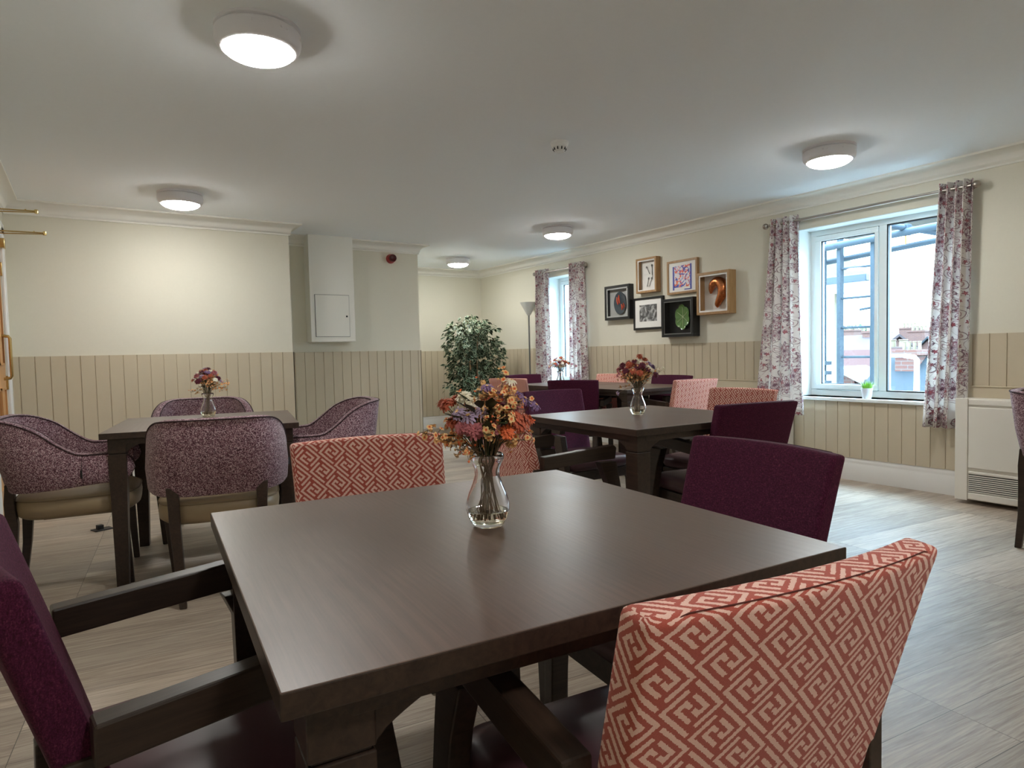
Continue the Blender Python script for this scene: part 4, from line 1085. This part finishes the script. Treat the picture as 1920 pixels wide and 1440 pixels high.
# ------------------------------------------------------------------ pictures on the right wall
def picture(label, y0, y1, z0, z1, depth, fmat, rim, mount, board, content):
    cy, cz = (y0+y1)/2, (z0+z1)/2; t = thing('picture_frame', label, 'picture', (XR, cy, cz))
    a, b_ = (y1-y0)/2, (z1-z0)/2; D = -depth
    f_ = MB()
    f_.box(D, 0, -a, a, b_-rim, b_); f_.box(D, 0, -a, a, -b_, -b_+rim); f_.box(D, 0, -a, -a+rim, -b_+rim, b_-rim); f_.box(D, 0, a-rim, a, -b_+rim, b_-rim)
    f_.build('frame', fmat, t, bevel=.0015, smooth=False)
    ia, ib = a-rim, b_-rim
    if mount:
        m_ = MB(); q = mount; x0, x1 = D+.006, D+.009
        m_.box(x0, x1, -ia, ia, ib-q, ib); m_.box(x0, x1, -ia, ia, -ib, -ib+q); m_.box(x0, x1, -ia, -ia+q, -ib+q, ib-q); m_.box(x0, x1, ia-q, ia, -ib+q, ib-q)
        m_.build('mount', MT['greyboard'] if board == 'greyboard' else (MT['silver'] if board == 'black' else MT['matboard']), t, smooth=False)
    xb = -.006 if depth > .04 else D+.010
    MB().box(xb-.002, -.001, -ia, ia, -ib, ib).build('backing', MT[board], t, smooth=False)
    content(t, ia, ib, xb-.002)
    MB().box(D+.003, D+.0045, -ia, ia, -ib, ib).build('glazing', MT['picglass'], t, smooth=False)
    return t
# local frame: -x towards the room, +y is to the viewer's left
def c_plate(t, ia, ib, x):
    m_ = MB(); m_.T = Matrix.Translation((x, -.01, -.005)) @ Matrix.Rotation(-PI/2, 4, 'Y') @ Matrix.Diagonal((1.18, .92, 1, 1))
    m_.lathe([(0, .012), (.07, .012), (.105, .022), (.108, .022), (.075, .004), (0, .004)], 40); o = m_.build('oval_plate', MT['darkplate'], t)
    for (pts, r) in (([(.055, .065), (.05, .02), (.035, -.02)], .010), ([(.02, .085), (.022, .04), (.01, -.01)], .012), ([(-.02, -.02), (-.035, -.05), (-.03, -.085)], .012), ([(-.05, -.01), (-.065, -.04), (-.06, -.07)], .009)):
        q = MB(); q.tube([(x-.018, y-.01, z) for y, z in pts], [r*.5, r, r*.6], 10); q.build('painted_relief', MT['orangered'], o)
def c_spoons(t, ia, ib, x):
    for (y0, z0, y1, z1, r) in ((.045, .10, -.005, .015, .010), (-.040, .115, -.040, .02, .012), (-.040, .02, -.045, -.05, .006), (-.040, -.02, .0, -.115, .008), (.010, -.02, .035, -.115, .008)):
        q = MB(); p0 = Vector((x-.008, y0, z0)); p1 = Vector((x-.008, y1, z1)); q.tube([p0, p0.lerp(p1, .12), p0.lerp(p1, .28), p0.lerp(p1, .5), p1], [r*.5, r, r*.35, r*.3, r*.45], 8); q.build('cutlery_piece', MT['silver'], t)
def c_print(t, ia, ib, x):
    MB().box(x-.001, x, -.105, .105, -.105, .115).build('print', MT['print'], t, smooth=False)
    b_ = MB(); b_.box(x-.002, x-.001, .105, .125, -.13, .11); b_.box(x-.002, x-.001, -.125, -.105, -.13, .12); b_.box(x-.002, x-.001, -.125, -.03, -.135, -.125); b_.build('print_border', MT['printblue'], t, smooth=False)
def c_photo(t, ia, ib, x): MB().box(x-.001, x, -.130, .130, -.085, .095).build('photograph', MT['photo'], t, smooth=False)
def c_leaf(t, ia, ib, x):
    m_ = MB(); n = 72; rings = []
    for rr, dx in ((.02, .010), (.5, .014), (.9, .022), (1.0, .028), (1.0, .026), (.85, .012), (.05, .004)):
        rings.append([(x-dx, -.012+(.088*rr*(.92+.20*abs(math.sin(3.0*a+.3))**.6))*math.cos(a), .005+(.115*rr*(.92+.20*abs(math.sin(3.0*a+.3))**.6))*math.sin(a)) for a in [2*PI*k/n for k in range(n)]])
    m_.loft(rings); o = m_.build('leaf_plate', MT['greenglaze'], t, ang=60)
    v = MB()
    for k in range(6):
        a = PI/2+k*PI/3; v.tube([(x-.0145, -.012, .005), (x-.018, -.012+.05*math.cos(a), .005+.065*math.sin(a)), (x-.027, -.012+.078*math.cos(a), .005+.102*math.sin(a))], [.0035, .002, .001], 6)
    v.build('plate_veins', MT['greenlight'], o)
def c_mould(t, ia, ib, x):
    pts = [(.082, .000), (.078, .040), (.055, .085), (.010, .108), (-.035, .095), (-.060, .050), (-.058, .000), (-.035, -.045), (-.010, -.080), (.004, -.115), (.000, -.140)]
    rr = [.010, .028, .044, .052, .056, .056, .052, .044, .036, .028, .006]
    q = catmull([(a, b_, r) for (a, b_), r in zip(pts, rr)], 3)
    MB().tube([(x-.026, y-.01, z) for y, z, r in q], [r*.9 for y, z, r in q], 16).build('copper_mould', MT['coppernoise'], t)
BK, OK_ = MT['black'], MT['oak']
picture('black box frame holding an oval dark plate with red relief, leftmost of the group', 5.355, 5.765, 1.437, 1.825, .07, BK, .028, .016, 'greyboard', c_plate)
picture('small oak box frame with silver cutlery pieces, upper left of the group', 4.945, 5.245, 1.700, 2.072, .07, OK_, .022, .012, 'matboard', c_spoons)
picture('oak frame with a red and blue abstract print, top middle of the group', 4.425, 4.825, 1.650, 1.992, .035, OK_, .022, 0, 'matboard', c_print)
picture('thin black frame with a black and white photograph on wide white mount', 4.895, 5.335, 1.305, 1.655, .03, BK, .024, 0, 'matboard', c_photo)
picture('deep black box frame with a green leaf-shaped plate, lowest of the group', 4.425, 4.845, 1.212, 1.602, .10, BK, .026, .010, 'black', c_leaf)
picture('deep oak box frame with a copper jelly mould, rightmost of the group', 3.990, 4.378, 1.412, 1.818, .10, OK_, .024, .016, 'matboard', c_mould)

# ------------------------------------------------------------------ little plant on the sill
sp = thing('potted_grass', 'small white pot of bright green artificial grass on the wide window sill', 'plant', (XR+.02, 2.775, .6605))
MB().lathe([(0, 0), (.032, 0), (.043, .082), (.040, .083), (.037, .070), (0, .068)], 28).build('plant_pot', MT['potwhite'], sp)
gm = MB(); rg = random.Random(2)
for k in range(140):
    a = rg.uniform(0, 2*PI); r = .032*math.sqrt(rg.random()); h_ = rg.uniform(.04, .085); l = rg.uniform(.1, .55)
    b0 = Vector((r*math.cos(a), r*math.sin(a), .068)); d = Vector((math.cos(a)*l*(r/.03+.3), math.sin(a)*l*(r/.03+.3), 1)).normalized(); s = Vector((-math.sin(a), math.cos(a), 0))*.0022
    gm.add([b0-s, b0+s, b0+d*h_*.6+s*.8, b0+d*h_+Vector((math.cos(a), math.sin(a), 0))*h_*.12, b0+d*h_*.6-s*.8], [(0, 1, 2, 4), (4, 2, 3)])
gm.build('grass_blades', MT['grass'], sp, smooth=False, fixn=False)

# ------------------------------------------------------------------ outside: scaffold
def top(o, label, cat, group=None): return tag(o, label, cat, group)
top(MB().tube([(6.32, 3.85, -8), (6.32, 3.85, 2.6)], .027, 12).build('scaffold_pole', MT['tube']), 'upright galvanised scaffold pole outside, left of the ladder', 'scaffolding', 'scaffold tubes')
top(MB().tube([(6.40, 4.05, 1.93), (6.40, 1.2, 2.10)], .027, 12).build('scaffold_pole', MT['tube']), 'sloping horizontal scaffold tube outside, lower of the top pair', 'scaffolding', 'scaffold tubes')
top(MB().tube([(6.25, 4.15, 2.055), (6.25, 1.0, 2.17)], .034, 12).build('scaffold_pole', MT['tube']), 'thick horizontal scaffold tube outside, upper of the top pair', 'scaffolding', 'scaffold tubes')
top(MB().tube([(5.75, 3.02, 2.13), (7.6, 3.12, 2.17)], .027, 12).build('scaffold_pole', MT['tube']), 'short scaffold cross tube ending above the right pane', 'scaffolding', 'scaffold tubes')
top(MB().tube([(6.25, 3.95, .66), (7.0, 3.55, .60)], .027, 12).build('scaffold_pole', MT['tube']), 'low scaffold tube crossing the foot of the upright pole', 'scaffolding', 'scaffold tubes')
pb = thing('scaffold_deck', 'scaffold boards seen from below at the top of the window', 'scaffolding', (7.0, 2.6, 2.30))
for k in range(5): MB().box(-.55+k*.23, -.55+k*.23+.22, -2.2, 1.6, 0, .038).build('board', MT['board'], pb, smooth=False)
cpl = thing('scaffold_clamp', 'cluster of steel scaffold couplers low on the upright pole', 'scaffolding', (6.32, 3.85, .75))
for k in range(3):
    MB().tube([(0, 0, k*.10-.06), (0, 0, k*.10-.02)], .042, 12).box(-.05, .05, -.06, -.02, k*.10-.06, k*.10-.02).build('coupler', MT['tube'], cpl, bevel=.004)
c2 = thing('scaffold_clamp', 'rusty coupler with a hanging bolt above the right pane', 'scaffolding', (6.27, 3.035, 2.12))
MB().box(-.03, .05, -.03, .03, -.05, .05).build('coupler', MT['tube'], c2, bevel=.006); MB().tube([(0, 0, -.05), (0, 0, -.13)], .008, 8).build('bolt', MT['coppernoise'], c2)
la = thing('ladder', 'blue-grey metal ladder standing outside behind the left pane', 'ladder', (6.30, 3.5, -6.5))
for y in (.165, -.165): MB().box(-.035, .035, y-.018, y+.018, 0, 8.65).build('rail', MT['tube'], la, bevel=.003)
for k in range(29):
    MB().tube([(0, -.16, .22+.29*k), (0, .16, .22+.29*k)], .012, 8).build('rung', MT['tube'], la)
st = top(MB().tube([(6.24, 3.44, 1.425), (6.31, 3.33, 1.445)], .012, 8).build('scaffold_tie', MT['tube']), 'short horizontal steel tie by the ladder right rail', 'scaffolding')
# ------------------------------------------------------------------ outside: houses
def house(name, label, x0, x1, y0, y1, zb, ze, zr, axis, wall, roof, chim=(), cat='house', wins=()):
    t = thing(name, label, cat, ((x0+x1)/2, (y0+y1)/2, zb)); cx_, cy_ = (x0+x1)/2, (y0+y1)/2
    hx, hy = (x1-x0)/2, (y1-y0)/2; e = ze-zb; r = zr-zb
    m_ = MB()
    if axis == 'y': m_.prism([(-hx, 0), (hx, 0), (hx, e), (0, r-.05), (-hx, e)], 1, -hy, hy)
    else: m_.prism([(-hy, 0), (hy, 0), (hy, e), (0, r-.05), (-hy, e)], 0, -hx, hx)
    m_.build('wall', wall, t, smooth=False)
    m_ = MB(); o = .3; th = .12
    if axis == 'y':
        sl = (r-e)/hx
        for s in (-1, 1): m_.prism([(0, r), (0, r+th), (s*(hx+o), e-sl*o+th), (s*(hx+o), e-sl*o)], 1, -hy-.2, hy+.2)
    else:
        sl = (r-e)/hy
        for s in (-1, 1): m_.prism([(0, r), (0, r+th), (s*(hy+o), e-sl*o+th), (s*(hy+o), e-sl*o)], 0, -hx-.2, hx+.2)
    m_.build('roof', roof, t, smooth=False)
    for (ax_, ay_, w_, d_, z0, z1, n, ph) in chim:
        c = MB(); X, Y = ax_-cx_, ay_-cy_; c.box(X-w_/2, X+w_/2, Y-d_/2, Y+d_/2, z0-zb, z1-zb); c.box(X-w_/2-.04, X+w_/2+.04, Y-d_/2-.04, Y+d_/2+.04, z1-zb-.10, z1-zb-.02)
        co = c.build('chimney', wall, t, smooth=False)
        for k in range(n):
            yy = Y-d_/2+d_*(k+.5)/n
            MB().lathe([(.0, z1-zb), (.22*d_/n*1.6, z1-zb), (.20*d_/n*1.6, z1-zb+ph*.85), (.24*d_/n*1.6, z1-zb+ph*.9), (.22*d_/n*1.6, z1-zb+ph), (0, z1-zb+ph)], 12, (X, yy)).build('chimney_pot', MT['clay'], co)
    for (wy, wz, ww, wh) in wins:
        MB().box(-hx-.03, -hx+.02, wy-cy_-ww/2, wy-cy_+ww/2, wz-zb, wz-zb+wh).build('window', MT['gutter'], t, smooth=False)
    return t
BR, BD = MT['brick'], MT['brickdull']
GZ = -8.0
top(MB().box(9.5, 220, -120, 160, GZ-.2, GZ).build('street_ground', MT['ground'], smooth=False), 'grey street level ground far below the window', 'ground')
house('terraced_house', 'house with a broad blue-grey slate roof right below the right pane', 10.3, 16.0, 1.5, 6.5, GZ, -1.1, .80, 'y', BR, MT['slate'], [(12.9, 6.12, .5, .36, .2, .98, 4, .16)])
house('terraced_house', 'dull brick house with twin pots on its chimney, behind the mullion', 17.8, 21.4, 7.9, 9.2, GZ, -1.8, .18, 'x', BD, MT['slate'], [(18.3, 9.05, .7, .6, -.25, 1.02, 2, .2)])
house('terraced_house', 'house with a pink-red tiled roof below the left pane', 14.0, 16.9, 7.7, 12.0, GZ, -.3, .86, 'y', BR, MT['tile'])
house('brick_outbuilding', 'small orange brick block with white capping in front of the pink roof', 12.6, 13.2, 7.04, 7.45, GZ, .46, .56, 'x', BR, MT['render'], cat='building')
house('terraced_house', 'house with a purple-brown tiled roof behind the ladder', 27, 34, 15.2, 18.2, GZ, .1, 1.45, 'y', BR, MT['tilepurple'], [(30.5, 16.2, .6, .6, 1.0, 1.75, 2, .2)])
house('terraced_house', 'low house with white framed windows left of the ladder', 20.8, 24.4, 12.4, 16.8, GZ, -.3, .55, 'y', BD, MT['slatepale'], wins=[(13.3, -.95, .5, .55), (14.4, -.95, .5, .55), (15.8, -.95, .5, .55)])
house('terraced_house', 'pale slate roofed house far left beside the scaffold pole', 31, 37, 19.2, 23.4, GZ, .4, 1.5, 'x', MT['render'], MT['slatepale'], [(33, 20.8, .6, .6, 1.2, 2.1, 2, .25)])
k = 0
for (x, y, w_, zr, rm, lb) in ((44, 22.6, 2.7, 1.60, 'slatepale', 'terraced house with pale roof and red chimney row, left end of the far row'),
                               (46, 19.2, 2.9, 1.42, 'slatepale', 'terraced house with pale roof and big red chimney, middle of the far row'),
                               (50, 15.2, 2.6, 1.25, 'slate', 'terraced house with slate roof, right end of the far row'),
                               (62, 31.2, 4.0, 1.85, 'slatepale', 'terraced house with many chimney pots on the skyline')):
    house('terraced_house', lb, x-3.5, x+3.5, y-w_/2+.15, y+w_/2-.15, GZ, zr-1.3, zr, 'x', BR, MT[rm], [(x-2.5, y+w_/2-.45, .9, 1.0, zr-.8, zr+.52, 4, .28), (x+1.5, y-w_/2+.5, .9, .9, zr-.8, zr+.6, 4, .28)])
wg = thing('eaves_wing', 'overhanging tiled eave with blue gutter behind the scaffold pole', 'building', (8.0, 4.8, GZ))
z9 = -GZ
MB().box(.35, 1.0, .42, 1.4, 0, z9+1.90).build('wall', MT['render'], wg, smooth=False)
m_ = MB(); m_.add([(0, -.48, z9+1.96), (0, 1.6, z9+1.96), (.62, 1.6, z9+2.42), (.62, .30, z9+2.42), (1.24, .45, z9+1.96), (0, -.48, z9+1.90), (0, 1.6, z9+1.90), (1.24, .45, z9+1.90)], [(0, 1, 2, 3), (0, 3, 4), (0, 5, 6, 1), (0, 4, 7, 5)]); m_.build('roof', MT['lichen'], wg, smooth=False, fixn=False)
MB().box(-.09, .0, -.52, 1.6, z9+1.86, z9+1.955).build('gutter', MT['gutter'], wg, bevel=.01)
MB().box(.0, .4, -.40, 1.6, z9+1.76, z9+1.90).build('fascia', MT['white'], wg, smooth=False)
m_ = MB(); 
for q in range(5): m_.box(.18, .30, .02+q*.07, .07+q*.07, z9+1.50, z9+1.76)
m_.build('corbel', MT['clay'], wg, smooth=False)
top(MB().tube([(7.22, 4.33, -8), (7.22, 4.33, 1.78)], .05, 12).build('downpipe', MT['white']), 'broad white downpipe outside beside the scaffold pole', 'pipe')
sl_ = thing('street_lamp', 'pale street lamp with a short bent arm over the slate roof', 'street lamp', (9.75, 4.56, -1.0))
MB().tube([(0, 0, 0), (0, 0, 1.86), (0, .03, 1.90), (0, .17, 1.92)], [.045, .035, .033, .03], 12).build('post', MT['potwhite'], sl_)
MB().box(-.04, .04, .12, .34, 1.90, 1.945).build('lamp_head', MT['potwhite'], sl_, bevel=.01)
def tree(x, y, zt, r, label, seed):
    rnd = random.Random(seed); t = thing('tree', label, 'tree', (x, y, GZ))
    MB().tube([(0, 0, 0), (.1, 0, zt-GZ-r)], [.3, .15], 8).build('trunk', MT['bark'], t)
    m_ = MB()
    for k in range(700):
        d = Vector((rnd.gauss(0, 1), rnd.gauss(0, 1), rnd.gauss(0, 1))).normalized(); rr = rnd.uniform(.5, 1)**.5*r*(1+.15*math.sin(5*d.x)+.12*math.sin(7*d.z+1))
        p = Vector((0, 0, zt-GZ-r*.85))+Vector((d.x*rr*1.15, d.y*rr*1.15, d.z*rr*.85)); s = r*.10
        a = Vector((rnd.gauss(0, 1), rnd.gauss(0, 1), rnd.gauss(0, 1))).normalized(); b_ = a.orthogonal().normalized(); c = a.cross(b_)
        m_.add([p+b_*s, p+c*s, p-b_*s, p-c*s], [(0, 1, 2, 3)])
    m_.build('crown', MT['treegreen'], t, smooth=False, fixn=False)
tree(75, 41.9, 3.35, 1.6, 'rounded bright green tree on the skyline behind the ladder', 1)
tree(82, 42.8, 3.3, 1.1, 'smaller green tree on the skyline right of the ladder', 2)
tree(71, 43.6, 2.55, 1.2, 'green tree on the skyline left of the ladder', 3)
m_ = MB(); pts = []
ny = 60; rings = []
for i in range(ny+1):
    y = -150+400*i/ny; h_ = 3.2+1.5*math.sin(i*.35)+.8*math.sin(i*.9)
    rings.append([(170, y, GZ), (210, y, h_*.8), (240, y, h_), (280, y, GZ)])
m_.loft(rings, cap=False, closed=False)
top(m_.build('distant_hills', MT['hill'], ang=180), 'hazy blue-grey hills on the horizon outside', 'hills')
